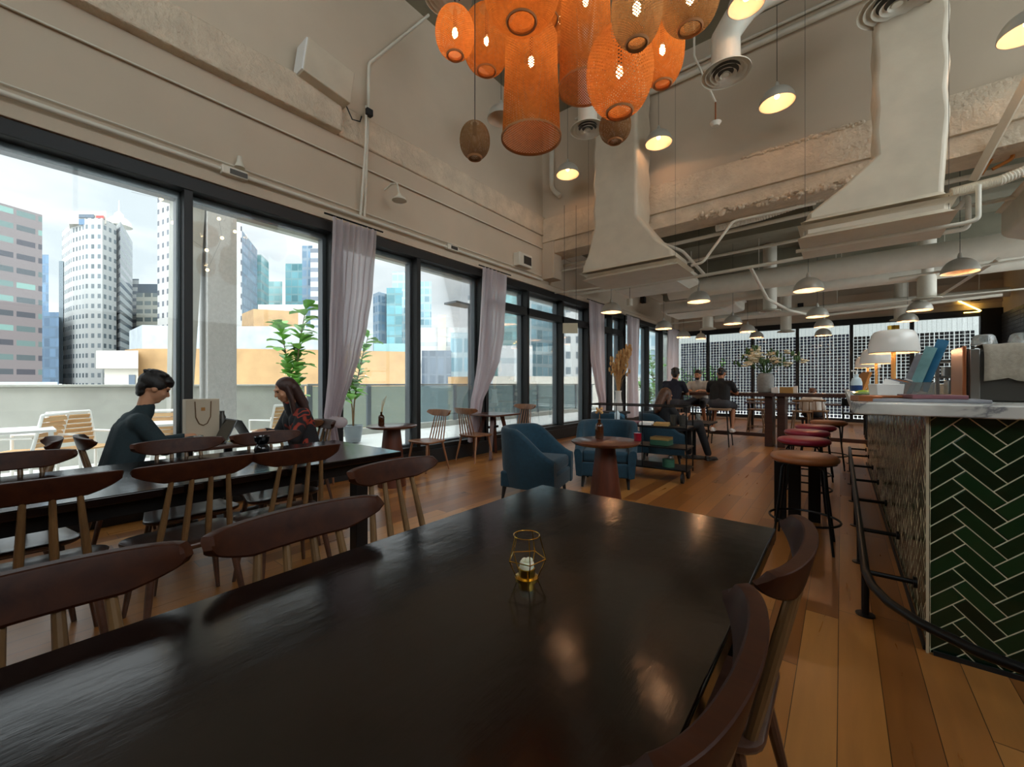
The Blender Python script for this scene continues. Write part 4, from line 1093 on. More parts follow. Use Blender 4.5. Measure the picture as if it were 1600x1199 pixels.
p=att(1402,6,4.3); diffuser('round diffuser in front of the right wrapped duct at the top edge',p,.33,.2,ZH-p.z)
p=att(700,-4,4.6); diffuser('round diffuser at the top edge above the leftmost rattan pendant',p,.27,.15,ZH-p.z)
for (u,v,y,lab) in ((1203,487,12.0,'tubular drop diffuser below the large round duct, centre'),(1106,515,13.5,'tubular drop diffuser left of centre near the far glazing'),(1228,519,15.55,'tubular drop diffuser furthest back right of centre'),(1448,468,12.2,'widest tubular drop diffuser above the bar'),(1408,500,15.55,'tubular drop diffuser behind the bar table lamps')):
    p=ony(u,v,y); diffuser(lab,p,.24,.15,ZL-.02-p.z)
Z3=3.32
pipe('white pipe crossing before the low ceiling, rising at its right end',[(-4.9,8.2,3.3),(-2.0,8.2,3.28),(1.34,8.2,3.36),(1.34,8.2,3.8),(1.34,9.5,3.9)],.03)
pipe('white pipe dropping diagonally left of centre in the low ceiling',[(-2.75,7.6,3.95),(-2.3,7.9,3.72),(-2.0,8.2,3.3)],.028)
pipe('pipe branch angling down towards the centre drop diffuser',[(-1.25,8.25,3.3),(-1.2,10.0,3.02),(-.95,11.6,2.98),(-.5,13,2.98),(2.6,13,3.1)],.03)
pipe('long white sprinkler pipe crossing high behind the beam',[(-4.9,7.95,3.93),(-2.4,7.95,3.9),(2.0,7.95,3.98),(3.2,7.95,4.0)],.034)
pipe('second long white sprinkler pipe below the first',[(-3.0,8.9,3.78),(3.2,8.9,3.9)],.03)
pipe('thin white pipe bridging to the left wrapped duct, upper one',[(-4.98,7.6,3.7),(-3.45,7.6,3.72)],.018)
pipe('thin white pipe bridging to the left wrapped duct, lower one',[(-4.98,7.7,3.28),(-3.45,7.7,3.22)],.018)
pipe('diagonal conduit rising from the left duct foot to the right',[(-1.93,7.1,3.2),(-1.75,7.1,3.22),(-1.35,7.3,3.85),(-.3,7.6,3.95)],.022)
pipe('long thin pipe above the right tray',[(-.45,6.3,2.93),(1.0,6.3,2.93),(1.1,6.3,2.95),(1.1,6.3,3.3)],.022)
pipe('thin conduit crossing above the bar at the far right',[(.6,9.0,2.95),(3.25,9.0,3.05)],.018)
pipe('thin long conduit above the far glazing',[(-4.8,14.2,3.3),(3.2,14.2,3.36)],.02)
# corrugated flexible duct
def flex(label,pts,r,n=60):
    P=[Vector(p) for p in pts]; Q=[]; rs=[]
    for i in range(n*2+1):
        t=i/(n*2)*(len(P)-1); j=min(len(P)-2,int(t)); Q.append(P[j].lerp(P[j+1],t-j)); rs.append(r if i%2 else r*.86)
    o=MB().tube(Q,rs,14).build('flexible_duct','white_pipe',ang=20); tag(o,label,'duct')
flex('corrugated flexible duct behind the broken beam edge, left of the right wrapped duct',[(-1.7,7.75,3.95),(-1.0,7.75,3.98),(.2,7.7,4.12)],.06)
flex('corrugated flexible duct running off at the right picture edge',[(1.0,7.0,3.5),(1.4,7.1,3.56),(2.2,7.3,3.85)],.06)
pipe('orange cable coil glimpsed behind the steel channel at far right',[(1.35,7.6,3.85),(1.45,7.65,4.05),(1.6,7.65,4.1),(1.62,7.65,3.98),(1.45,7.65,3.9)],.02,'cable_coil','orange_cable','cable')
o=MB()
a=att(1600,135,4.4); b=att(1525,275,5.0); d=(b-a); o.tube([a-d*.6,b+d*.05],[.055,.055],4); o=o.build('steel_channel','duct_wrap',ang=20); tag(o,'slanting pale steel channel at the upper right picture edge','beam')
a=att(1560,405,6.0); b=att(1470,462,8.5); o=MB().tube([a,b],.03,4).build('light_strip','white_pipe',ang=20); tag(o,'thin slanting cable tray above the far end of the bar','tray')
a=ony(1497,470,YF-.09); b=ony(1533,486,YF-.09); o=MB().tube([a,b],.02,6).build('led_strip','led_strip'); tag(o,'short glowing warm LED strip above the black far corner column','lamp')
a=ony(1506,489,YF-.09); b=ony(1531,487,YF-.09); o=MB().tube([a,b],.012,6).build('led_strip','led_strip'); tag(o,'second short LED strip meeting the first at the far corner','lamp')
def rods(name,pts):
    o=bpy.data.objects[name]
    for x,y,z,zt in pts: MB().tube([(x,y,z),(x,y,zt)],.0022,6).build('hanger','dark_steel',o)
rods('duct_tray',[(-3.5,6.5,3.1,ZH-.01),(-2.0,6.5,3.1,ZH-.01)]); rods('duct_tray.001',[(-.34,6.02,3.0,ZH-.01),(.85,6.02,3.0,ZH-.01)])
rods('flexible_duct',[(-1.4,7.76,4.0,ZL-.01),(-.6,7.73,4.05,ZL-.01)]); rods('fan_coil_unit',[(-4.0,8.7,3.7,ZL-.01),(-2.7,9.8,3.7,ZL-.01)])
# wall services on the left
def wpipe(label,pts,r=.016): return pipe(label,pts,r,'conduit')
wpipe('white conduit rising up the left wall then slanting to the tall ceiling',[(WX+.04,3.03,3.5),(WX+.06,3.06,4.42),(WX+.1,3.06,5.55),(WX+.1,4.08,ZH-.03)],.02)
wpipe('shorter white conduit beside the tall one, ending at the black socket',[(WX+.04,2.97,3.45),(WX+.18,2.97,4.44),(WX+.18,2.97,4.9)],.017)
wpipe('long white conduit above the window heads',[(WX+.06,YB,3.47),(WX+.06,7.2,3.47)],.022)
wpipe('upper thin conduit line along the left wall joint',[(WX+.035,YB,4.16),(WX+.035,7.2,4.16)],.009)
wpipe('thin grey conduit line above the white one',[(WX+.03,YB,3.56),(WX+.03,7.2,3.56)],.008)
wpipe('white pipe in the corner of the tall walls ending in a bend',[(-4.75,YC-.08,ZH-.01),(-4.75,YC-.08,5.35),(-4.55,YC-.08,5.15)],.05)
r=thing('projector_box','white box fitting mounted on the left wall above the beam','wall fitting',(WX+.17,2.43,4.98))
MB().box((0,0,0),(.26,.58,.42),rx=R(-8)).build('housing','duct_wrap',r,bevel=.012)
MB().box((0,-.293,.04),(.24,.02,.4),rx=R(-8)).build('end_plate','white_metal',r,bevel=.005)
MB().tube([(.0,.26,-.2),(.02,.34,-.36),(.0,.46,-.32),(-.03,.5,-.22)],.008,8).build('cord','black_matte',r)
o=MB().box((WX+.2,3.0,4.82),(.07,.09,.09)).build('wall_socket','black_matte',bevel=.01); tag(o,'black wall socket at the end of the box fitting cord','socket')
r=thing('gooseneck_lamp','small white gooseneck wall lamp left of the nearest curtain top','wall lamp',(WX+.03,3.35,3.98))
MB().tube([(0,0,0),(.12,.03,.06),(.22,.05,.05),(.26,.06,-.12)],.012,8).build('arm','white_pipe',r)
MB().lathe([(.1,-.2),(.09,-.17),(.03,-.13),(.02,-.1)],(.26,.06,0),20).build('shade','white_pipe',r)
r=thing('exit_light','white emergency light with dark face above the second mullion','emergency light',tuple(onx(366,271,WX+.07)))
MB().box((0,0,0),(.08,.24,.09)).build('housing','white_pipe',r,bevel=.01); MB().box((.042,.03,-.005),(.01,.16,.05)).build('lens','dark_steel',r)
MB().lathe([(.05,.08),(.03,.14),(.02,.2)],(.0,.05,0),12).build('spot','white_pipe',r)
r=thing('wall_vent','white vent box with dark grille on the left wall beside the second curtain','vent',tuple(onx(817,408,WX+.09)))
MB().box((0,0,0),(.16,.42,.26)).build('housing','white_pipe',r,bevel=.015); MB().box((.083,.05,.0),(.01,.24,.16)).build('grille','dark_steel',r)
r=thing('exit_light','small white emergency light with dark face above the second window run','emergency light',tuple(onx(706,388,WX+.06)))
MB().box((0,0,0),(.08,.24,.09)).build('housing','white_pipe',r,bevel=.01); MB().box((.042,.02,0),(.01,.14,.05)).build('lens','dark_steel',r)
for (u,v,lab) in ((1005,469,'black wall speaker above the fourth curtain'),(1079,502,'black wall speaker near the far left corner')):
    p=onx(u,v,WX+.1); o=MB().box(tuple(p),(.14,.16,.2)).build('wall_speaker','black_matte',bevel=.01); tag(o,lab,'speaker','small black speakers')
for (u,v,lab) in ((1251,478,'small black spot box above the far glazing, centre'),(1524,466,'small black spot box above the far glazing, right')):
    p=ony(u,v,YF-.1); o=MB().box(tuple(p),(.16,.14,.16)).build('wall_speaker','black_matte',bevel=.01); tag(o,lab,'speaker','small black speakers')
r=thing('hanging_sign','small blank cream sign hung on two cords before the glass doors','sign',tuple(att(891,513,8.0)))
MB().box((0,0,0),(.29,.02,.2),rz=R(38)).build('board','sign_cream',r,bevel=.003)
for s in(-1,1): MB().tube([(s*.09,s*.07,.1),(s*.09,s*.07,ZL-r.location.z)],.004,6).build('cord','black_matte',r)
r=thing('track_spotlight','white cylinder spotlight near the third curtain','spotlight',tuple(att(984,473,8.6)))
MB().cyl((0,0,-.07),.06,.14,18).build('can','white_pipe',r); MB().tube([(0,0,.07),(0,0,ZL-r.location.z)],.005,6).build('rod','black_matte',r)
p=att(1118,194,5.6); r=thing('smoke_detector','white smoke detector on a long thin rod in the tall space','smoke detector',tuple(p))
MB().lathe([(.045,-.03),(.06,0),(.075,.02),(.03,.04)],n=20).build('head','white_pipe',r); MB().tube([(0,0,.03),(0,0,.3)],.01,8).build('stem','copper',r)
MB().tube([(0,0,.3),(-.25,-.1,1.0),(-.25,-.1,ZH-p.z)],.014,8).build('conduit','white_pipe',r)
pipe('long white pipe near the top of the tall wall, above the diffusers',[(-4.2,7.22,6.45),(3.2,7.22,6.45)],.045)
pipe('thin pipe parallel below the tall-ceiling edge',[(-4.2,7.25,6.62),(3.2,7.25,6.62)],.025)
MBc=MB().box((.55,3.2,6.85),(.12,6.5,.12)); o=MBc.build('cable_tray','white_pipe',bevel=.01); tag(o,'white cable tray under the tall ceiling above the bar front','tray')
# festoon bulbs outside
r=thing('festoon_lights','string of small warm bulbs hanging outside the first window','string lights',(0,0,0))
pts=[onx(u,v,-6.4) for u,v in ((205,300),(252,311),(270,348),(300,375),(323,391),(324,422))]; MB().tube(pts,.0015,6).build('cord','grey_frame',r)
for u,v in ((252,311),(270,348),(342,342),(347,372),(323,391),(324,422),(367,362)): MB().ball(tuple(onx(u,v,-6.4)),.02,10,8).build('bulb','string_bulb',r)
MB().tube([onx(342,342,-6.4),onx(347,372,-6.4),onx(324,422,-6.4)],.0015,6).build('cord','grey_frame',r)
# ================================================================= THINGS ON THE TABLES
TZ=.742
p=onz(823,903,TZ); r=thing('candle_holder','geometric brass wire candle holder with a cream tealight on the near table','candle holder',(p.x,p.y,TZ),.3)
MB().lathe([(.031,0),(.031,.004),(.022,.006),(.0215,.026),(.02,.027)],n=32).build('cup','brass',r)
def ringpts(n,rad,z,ph=0): return [Vector((rad*math.cos(ph+2*PI*i/n),rad*math.sin(ph+2*PI*i/n),z)) for i in range(n)]
t_=ringpts(5,.034,.112); m_=ringpts(5,.050,.052,PI/5*0+.2)
w=MB(); w.tube([Vector((.034*math.cos(2*PI*i/40),.034*math.sin(2*PI*i/40),.112)) for i in range(41)],.0014,8,cap=False); b_=ringpts(5,.029,.004,.2)
for i in range(5):
    w.tube([m_[i],m_[(i+1)%5]],.0014,8); w.tube([m_[i],ringpts(5,.034,.112,.2)[i]],.0014,8); w.tube([m_[i],b_[i]],.0014,8)
w.build('wire_cage','brass',r)
MB().lathe([(.0185,.008),(.0185,.04),(.016,.044),(.005,.041)],n=24).ball((.006,.0,.046),(.011,.012,.008),10,7).ball((-.008,.004,.043),(.008,.01,.006),10,7).build('candle','candle',r)
p=onz(416,702,TZ); r=thing('black_vase','black hourglass glass holder on the second long table','vase',(-3.3,p.y-.05 if p.y>1 else 1.2,TZ))
r.location=(-3.27,1.165,TZ)
MB().lathe([(.03,0),(.045,.005),(.05,.03),(.045,.055),(.03,.07),(.045,.09),(.05,.125),(.046,.13),(.042,.12),(.026,.075)],n=28).build('body','screen_black',r)
r=thing('amber_bottle','amber bottle with a dried stem on the round window table','bottle',(-4.36,2.87,.742))
MB().lathe([(.034,0),(.037,.01),(.037,.1),(.03,.12),(.013,.135),(.013,.16),(.016,.165)],n=24).build('glass','amber_glass',r)
m=MB()
for k in range(4): m.tube([(0,0,.1),(.01*k-.01,.01,.22),(.03*k-.03,.03,.3+.02*k)],.002,5)
m.build('dried_stem','dried',r)
r=thing('dark_bottle','dark brown bottle with a dried flower on the round walnut table','bottle',(-1.73,3.42,.746))
MB().lathe([(.034,0),(.038,.01),(.038,.11),(.03,.135),(.014,.15),(.014,.175),(.017,.18)],n=24).build('glass','amber_glass',r)
m=MB(); m.tube([(0,0,.12),(0,.01,.25)],.0025,5)
for k in range(14):
    a=k*2.4; m.ball((.025*math.cos(a),.025*math.sin(a),.24+.012*(k%4)),.012,7,5)
m.build('dried_flower','dried',r)
r=thing('red_glass','small tumbler of red drink at the edge of the round walnut table','glass',(-1.40,3.50,.746))
MB().lathe([(.028,0),(.031,.002),(.033,.07)],n=20).build('tumbler','red_drink',r)
# laptop table
LX,LY,LZ=-4.38,1.28,.731
r=thing('shopping_bag','beige paper shopping bag with rope handles on the laptop table','bag',(-4.55,1.12,LZ),R(90))
MB().box((0,0,.19),(.25,.11,.38)).build('body','paper_bag',r,bevel=.003)
MB().tube([(-.06,-.058,.36),(-.055,-.062,.22),(-.03,-.063,.16),(.0,-.063,.145),(.03,-.063,.16),(.055,-.062,.22),(.06,-.058,.36)],.004,8).build('handle','stem_brown',r)
MB().box((0,-.0565,.29),(.03,.002,.03)).build('emblem','box_kraft',r)
def laptop(label,loc,rz,mt,ang):
    r=thing('laptop',label,'laptop',loc,rz,'open laptops')
    MB().box((0,0,.008),(.31,.21,.014)).build('base','laptop_grey' if mt!='laptop_dark' else mt,r,bevel=.004)
    MB().box((0,-.01,.0157),(.26,.1,.001)).build('keyboard','black_matte',r)
    m=MB(); a=R(ang); m.box((0,.105+.1*math.cos(a),.012+.1*math.sin(a)),(.31,.21,.007),rx=a); m.build('lid',mt,r,bevel=.003)
    m=MB(); m.box((0,.105+.1*math.cos(a)-.0045*math.sin(a),.012+.1*math.sin(a)+.0045*math.cos(a)),(.285,.185,.001),rx=a); m.build('screen','screen_black',r)
    return r
laptop('silver-grey laptop of the man, its lid leaning away beside the paper bag',(-4.32,1.10,LZ),R(0),'laptop_grey',66)
laptop('black laptop of the woman, seen from behind its lid',(-4.30,1.515,LZ),R(180),'laptop_dark',62)
r=thing('bottle_flask','small grey flask behind the laptops','flask',(-4.62,1.30,LZ)); MB().lathe([(.03,0),(.032,.2),(.02,.23),(.02,.26)],n=18).build('body','dark_steel',r)
r=thing('plate','cream plate with food between the two laptops','plate',(-4.14,1.31,LZ)); MB().lathe([(.05,0),(.06,.005),(.11,.02),(.112,.024),(.06,.01)],n=32).build('dish','candle',r); MB().ball((0,0,.03),(.06,.05,.025),12,7).build('food','candle',r)
r=thing('tumbler','clear tumbler beside the wrist of the man','glass',(-4.15,1.0,LZ)); MB().lathe([(.03,0),(.032,.002),(.036,.09),(.033,.09),(.029,.006)],n=20).build('glass','glass_ware',r)
# bar trolley
r=thing('bar_trolley','black metal bar trolley on castors in the middle of the room','trolley',(-2.16,5.45,0),R(4))
for z,nm in ((.17,'lower_shelf'),(.44,'middle_shelf'),(.70,'upper_shelf')): MB().bb(-.66,.66,-.2,.2,z-.02,z).build(nm,'black_metal',r,bevel=.004)
for sx in(-1,1):
    for sy in(-1,1): MB().tube([(sx*.65,sy*.19,.1),(sx*.65,sy*.19,.96)],.009,8).build('upright','black_metal',r)
m=MB().tube([(-.65,-.19,.96),(.65,-.19,.96),(.65,.19,.96),(-.65,.19,.96),(-.65,-.19,.96)],.009,8)
for x in(-.25,.1): m.tube([(x,-.19,.15),(x,-.19,.96)],.006,6)
m.build('top_rail','black_metal',r)
for sx in(-1,1):
    for sy in(-1,1): MB().tube([(sx*.6-.015,sy*.17,.062),(sx*.6+.015,sy*.17,.062)],.062,22).tube([(sx*.6,sy*.17,.06),(sx*.6,sy*.17,.15)],.016,8).build('castor','black_matte',r)
def onTrolley(x,y,z): return (-2.16+x*math.cos(R(4))-y*math.sin(R(4)),5.45+x*math.sin(R(4))+y*math.cos(R(4)),z)
r=thing('red_tray','dark red tray at the left of the trolley top shelf','tray',onTrolley(-.2,-.05,.70)); MB().box((0,0,.02),(.4,.28,.035)).build('tray','magazine_rose',r,bevel=.006)
r=thing('pump_bottle','clear pump bottle of sanitiser on the trolley','bottle',onTrolley(-.28,-.08,.738)); MB().lathe([(.035,0),(.037,.1),(.02,.13),(.012,.14)],n=18).build('bottle','sanitiser',r); MB().tube([(0,0,.13),(0,0,.18),(.045,0,.18)],.006,8).build('pump','paper_white',r)
r=thing('glass_stack','two smoked glasses at the right of the trolley top shelf','glasses',onTrolley(.5,.05,.70))
for x in(-.06,.05): MB().lathe([(.035,0),(.042,.14),(.039,.14),(.032,.006)],(x,0,0),18).build('tumbler','dark_steel',r)
for i,(x,lab,mt,w_) in enumerate(((.12,'white folded napkin pile on the trolley top shelf','paper_white',.16),(.32,'kraft menu pile on the trolley top shelf','book_yellow',.18))):
    o=MB().box(onTrolley(x,-.06,.722),(w_,.2,.04),rz=R(10)).build('menu_pile',mt,bevel=.004); tag(o,lab,'papers')
o=MB().box(onTrolley(.3,0,.475),(.24,.2,.066)).build('green_box','tin_green',bevel=.004); tag(o,'green box on the trolley middle shelf under the yellow book','box')
o=MB().box(onTrolley(.3,0,.528),(.24,.19,.038)).build('yellow_book','book_yellow',bevel=.003); tag(o,'yellow book lying on the green box in the trolley','book')
r=thing('green_tin','round green tin on the trolley bottom shelf','tin',onTrolley(.4,-.05,.17)); MB().cyl((0,0,0),.075,.1,24).build('tin','tin_green',r); MB().ball((.03,0,.12),.035,12,8).build('lid_knob','steel',r)
# low dark table with things beyond the trolley
r=thing('coffee_table','small dark table beyond the trolley in front of the auburn-haired woman','table',(-1.95,7.35,0)); MB().bb(-.3,.3,-.3,.3,.58,.61).build('table_top','black_matte',r,bevel=.004); MB().cyl((0,0,0),.03,.58,14).build('pole','black_metal',r); MB().lathe([(.2,0),(.2,.012),(.03,.02)],n=24).build('base','black_metal',r)
for k,(x,lab) in enumerate(((-.12,'left of two water glasses on the small dark table'),(.08,'right of two water glasses on the small dark table'))):
    o=MB().lathe([(.03,0),(.036,.13),(.033,.13),(.028,.006)],(-1.95+x,7.3,.612),18).build('water_glass','glass_ware'); tag(o,lab,'glass')
r=thing('side_table','small dark side table carrying the dried grass vase','table',(-3.55,7.75,0)); MB().cyl((0,0,.66),.28,.03,30).build('table_top','black_matte',r); MB().cyl((0,0,0),.03,.66,14).build('pole','black_metal',r); MB().lathe([(.2,0),(.2,.012),(.03,.02)],n=24).build('base','black_metal',r)
r=thing('grass_vase','tall pale vase bursting with dried brown grasses beyond the trolley','vase',(-3.5,7.75,.692))
MB().lathe([(.07,0),(.09,.02),(.085,.12),(.06,.26),(.055,.38),(.07,.42)],n=24).build('vase','paper_white',r)
m=MB(); rn=random.Random(5)
for k in range(70):
    a=rn.uniform(0,2*PI); s=rn.uniform(.02,.22); L=rn.uniform(.45,.85)
    if k%3==0: a=rn.uniform(-.6,.6); s=rn.uniform(.1,.26); L=rn.uniform(.75,.98)
    e=Vector((math.cos(a)*s,math.sin(a)*s,.35+L)); mid=Vector((math.cos(a)*s*.35,math.sin(a)*s*.35,.35+L*.6))
    m.tube([(0,0,.3),mid,e],[.004,.004,.003],5); m.ball(e,(.022,.022,.05),6,5); m.ball(e.lerp(mid,.35),(.02,.02,.045),6,5)
m.build('dried_grasses','dried',r)
# flowers on the high table
p=ony(1196,612,9.75); r=thing('flower_vase','grey stone vase with wide spray of white and cream flowers on the high table','vase',(p.x,9.75,1.066))
MB().lathe([(.12,0),(.14,.02),(.15,.2),(.15,.33),(.12,.38),(.125,.4)],n=28).build('vase','stone_vase',r)
FL=[]; m=MB(); lf=MB(); rn=random.Random(11)
for k in range(46):
    a=rn.uniform(0,2*PI); s=rn.uniform(.15,.62 if k%2 else .35); L=rn.uniform(.1,.48)*(1.1-s*.9)+.1
    dx,dy=math.cos(a)*s*1.15,math.sin(a)*s*.5; e=Vector((dx,dy,.38+L)); mid=Vector((dx*.45,dy*.45,.38+L*.8))
    m.tube([(0,0,.36),mid,e],.004,5)
    for j in range(5):
        q=e+Vector((rn.uniform(-.07,.07),rn.uniform(-.07,.07),rn.uniform(-.05,.05)))
        if k%3: 
            if len(FL)<96: FL.append(q)
        else: lf.ball(q,(.02,.012,.05),6,4)
m.build('stems','dark_leaf',r); lf.build('leaves','dark_leaf',r)
for q in FL:
    pf=MB(); pf.ball(q,(.026,.026,.018),8,5)
    for w_ in range(5):
        aa=w_*2*PI/5; pf.ball(q+Vector((math.cos(aa)*.03,math.sin(aa)*.03,.004)),(.026,.026,.016),6,4)
    pf.build('flower','cream_petal',r)
def small(name,label,cat,u,v,y,z,size,mt,rz=0):
    p=ony(u,v,y); o=MB().box((p.x,y,z+size[2]/2),size,rz=rz).build(name,mt,bevel=.004); return tag(o,label,cat)
small('table_card','white card holder right of the flower vase','card',1211,608,9.62,1.067,(.12,.05,.11),'paper_white')
small('condiment_box','kraft condiment box right of the white card on the high table','box',1229,606,9.7,1.067,(.22,.14,.12),'book_yellow')
small('napkin_box','pale small box on the high table right end','box',1243,606,9.72,1.067,(.07,.07,.14),'paper_white')
# ================================================================= ON THE BAR
CZ=1.159
def table_lamp(label,u,y,D,h):
    x=ony(u,600,y).x; r=thing('table_lamp',label,'table lamp',(x,y,CZ),0,'white table lamps with brass stems'); R_=D/2; hs=.17
    MB().lathe([(.07,0),(.07,.012),(.012,.02)],n=28).build('base','brass',r)
    MB().cyl((0,0,.01),.014,h,16).build('stem','brass_wood',r)
    a=[(R_,h-hs*.45),(R_*.985,h-hs*.2),(R_*.94,h+hs*.1),(R_*.86,h+hs*.36),(R_*.74,h+hs*.5),(R_*.55,h+hs*.55),(.02,h+hs*.56)]
    MB().lathe(a,n=44,cap=False).build('shade','lamp_white',r,ang=60)
    b=[(x_-.006 if x_>.03 else .001,z-.006) for x_,z in a]; MB().lathe(b,n=44,cap=False).build('lining','dome_white',r,ang=60)
    MB().cyl((0,0,h+hs*.5),.035,.045,20).build('finial','brass',r)
    MB().ball((0,0,h-.02),.03,12,8).build('bulb','bulb_soft',r); point('lamp_light',(0.0,0,h-.07),3.0,(1,.68,.4),.03,r)
table_lamp('largest white dome table lamp on the bar, nearest the brochures',1396,4.3,.30,.41)
table_lamp('middle white dome table lamp on the bar, partly hidden by the largest',1369,6.5,.30,.41)
table_lamp('furthest white dome table lamp on the bar, left of the other two',1356,8.1,.30,.41)
def bar_box(name,label,cat,x,y,size,mt,rz=0,rx=0,ry=0,z=0,taper=1):
    o=MB().box((x,y,CZ+size[2]/2+z),size,rz=rz,rx=rx,ry=ry,taper=taper).build(name,mt,bevel=.003); return tag(o,label,cat)
bar_box('napkin_holder','white open box of cards in front of the largest table lamp','box',.2,3.2,(.13,.1,.075),'paper_white',R(20),taper=.9,z=.015)
for i,(x,y,mt,w_,d_,lab) in enumerate(((.10,2.95,'magazine',.42,.26,'thick grey stack of magazines at the bar corner'),(.35,2.93,'magazine_rose',.2,.2,'dark rose magazine beside the grey stack'))):
    bar_box('magazine_stack',lab,'magazines',x if i else .32,y,(w_,d_,.016 if not i else .02),mt,R(4+8*i),z=0 if not i else .0165)
bar_box('copper_tray','small copper-coloured dish at the very corner of the bar','dish',.10,2.85,(.1,.1,.03),'copper',R(20))
bar_box('rose_brochures','flat peach brochures on top of the magazines','papers',.2,3.0,(.2,.16,.012),'copper',R(10),z=.017)
r=thing('brochure_stand','clear brochure stand holding tall blue and teal leaflets leaning right','brochure stand',(.33,3.25,CZ),R(0))
MB().box((0,.0,.05),(.14,.1,.1)).build('holder','glass_ware',r,bevel=.003)
for k,(mt,x,h_) in enumerate((('teal_print',-.015,.26),('blue_print',.02,.3),('magazine',-.04,.22))):
    MB().box((x+h_*.16,.02+.012*k,.05+h_/2*.95),(.05,.004,h_),ry=.32,rz=-.5).build('leaflet',mt,r)
for k in range(5):
    bar_box('leaning_leaflet',('leftmost','second','middle','fourth','rightmost')[k]+' of five leaflets leaning between the white box and the brochure stand','leaflet',.215+k*.022,3.24+.012*k,(.075,.005,.11),('paper_white','magazine','copper','laptop_grey','paper_white')[k],R(5),ry=.35,z=.004)
r=thing('sanitiser_bottle','clear sanitiser bottle with blue label at the bar end','bottle',(.085,3.9,CZ)); MB().lathe([(.032,0),(.034,.1),(.026,.13),(.012,.14),(.014,.16)],n=20).build('bottle','sanitiser',r); MB().lathe([(.0345,.03),(.0345,.08)],n=20,cap=False).build('label_band','navy_label',r); MB().tube([(0,0,.15),(0,0,.185),(-.03,0,.185)],.006,8).build('pump','paper_white',r)
r=thing('green_bowl','bright lime green paper in a clear bowl at the bar end','bowl',(.11,3.55,CZ)); MB().lathe([(.03,0),(.055,.03),(.065,.04)],n=20,cap=False).build('bowl','glass_ware',r); MB().ball((0,0,.03),(.05,.05,.02),10,6).build('lime_paper','green_print',r)
for k,y in enumerate((4.9,5.9)): bar_box('menu_board',('nearer','further')[k]+' brown wooden menu holder leaning between the table lamps','menu',.15,y,(.02,.2,.2),'box_kraft',R(15),ry=.3)
bar_box('pastry_case','pale patterned box behind the largest table lamp','box',.5,4.4,(.3,.25,.09),'linen')
# espresso machine
r=thing('espresso_machine','grey espresso machine draped with a linen cloth at the right picture edge','coffee machine',(.50,3.12,CZ))
MB().bb(0,.75,0,.26,.0,.27).build('body','dark_steel',r,bevel=.012)
MB().bb(-.012,.0,-.02,.28,0,.285).build('side_panel','copper',r,bevel=.003)
MB().bb(-.016,-.002,-.034,-.02,0,.285).build('copper_edge','copper',r,bevel=.003)
MB().bb(.012,.05,-.012,.0,0,.27).build('front_plate','steel',r,bevel=.004)
c=MB(); nx,ny=26,24; vs=[]
for i in range(nx+1):
    for j in range(ny+1):
        x=.06+.7*i/nx; s=.75*j/ny
        if s<.42: y=.27-s*.6; z=.287
        else: y=.02-.02*min(1,(s-.42)/.05); z=.287-(s-.42)
        q=.006*math.sin(x*30+s*8)*(.3+s); z=max(z,.287-.17-.01*math.sin(x*25)-(.02 if i>3 else -.03*0))
        vs.append((x,y-.012+q*(1 if s>.42 else 0)-.006,z+(abs(q) if s<=.42 else 0)))
c.add(vs,[(i*(ny+1)+j,(i+1)*(ny+1)+j,(i+1)*(ny+1)+j+1,i*(ny+1)+j+1) for i in range(nx) for j in range(ny)])
o=c.build('linen_cloth','linen',None,ang=70); o.location=(.50,3.12,CZ); md=o.modifiers.new('s','SOLIDIFY'); md.thickness=.004; tag(o,'crumpled beige linen cloth draped over the espresso machine','cloth')
for k,x in enumerate((.59,.72)):
    rr=thing('glass_cup',('left','right')[k]+' of two upturned clear cups on the draped espresso machine','cup',(x,3.27,CZ+.297),0,'upturned cups')
    MB().lathe([(.05,0),(.04,.045),(.03,.055),(.001,.056)],n=20).build('cup','glass_ware',rr)
r=thing('card_terminal','shelf unit with chrome rails and small appliances behind the brochure stand','shelf unit',(.47,3.75,CZ))
MB().bb(0,.34,0,.35,0,.02).bb(0,.34,0,.35,.13,.14).bb(0,.34,0,.35,.235,.245).build('shelf','dark_steel',r,bevel=.003)
for x in (0.01,.33): MB().bb(x-.008,x+.008,0,.016,0,.25).build('rail','steel',r)
MB().box((.12,.1,.07),(.12,.14,.09)).build('display','steel',r,bevel=.004); MB().box((.12,.028,.075),(.09,.004,.055)).build('screen','screen_black',r)
for k in range(3): MB().cyl((.06+.07*k,.08,.14),.025,.06,16).build('pot','steel',r)
# tall dark shelving at the bar back
r=thing('back_shelf','black shelving unit behind the bar at the right picture edge','shelving',(RX-.45,6.5,0))
MB().bb(-.02,.4,0,2.5,0,.04).bb(-.02,.4,0,2.5,.9,.94).bb(-.02,.4,0,2.5,1.3,1.33).bb(-.02,.4,0,2.5,1.7,1.73).bb(-.02,.0,0,.03,0,1.8).bb(-.02,.0,2.47,2.5,0,1.8).build('frame','black_matte',r,smooth=False)

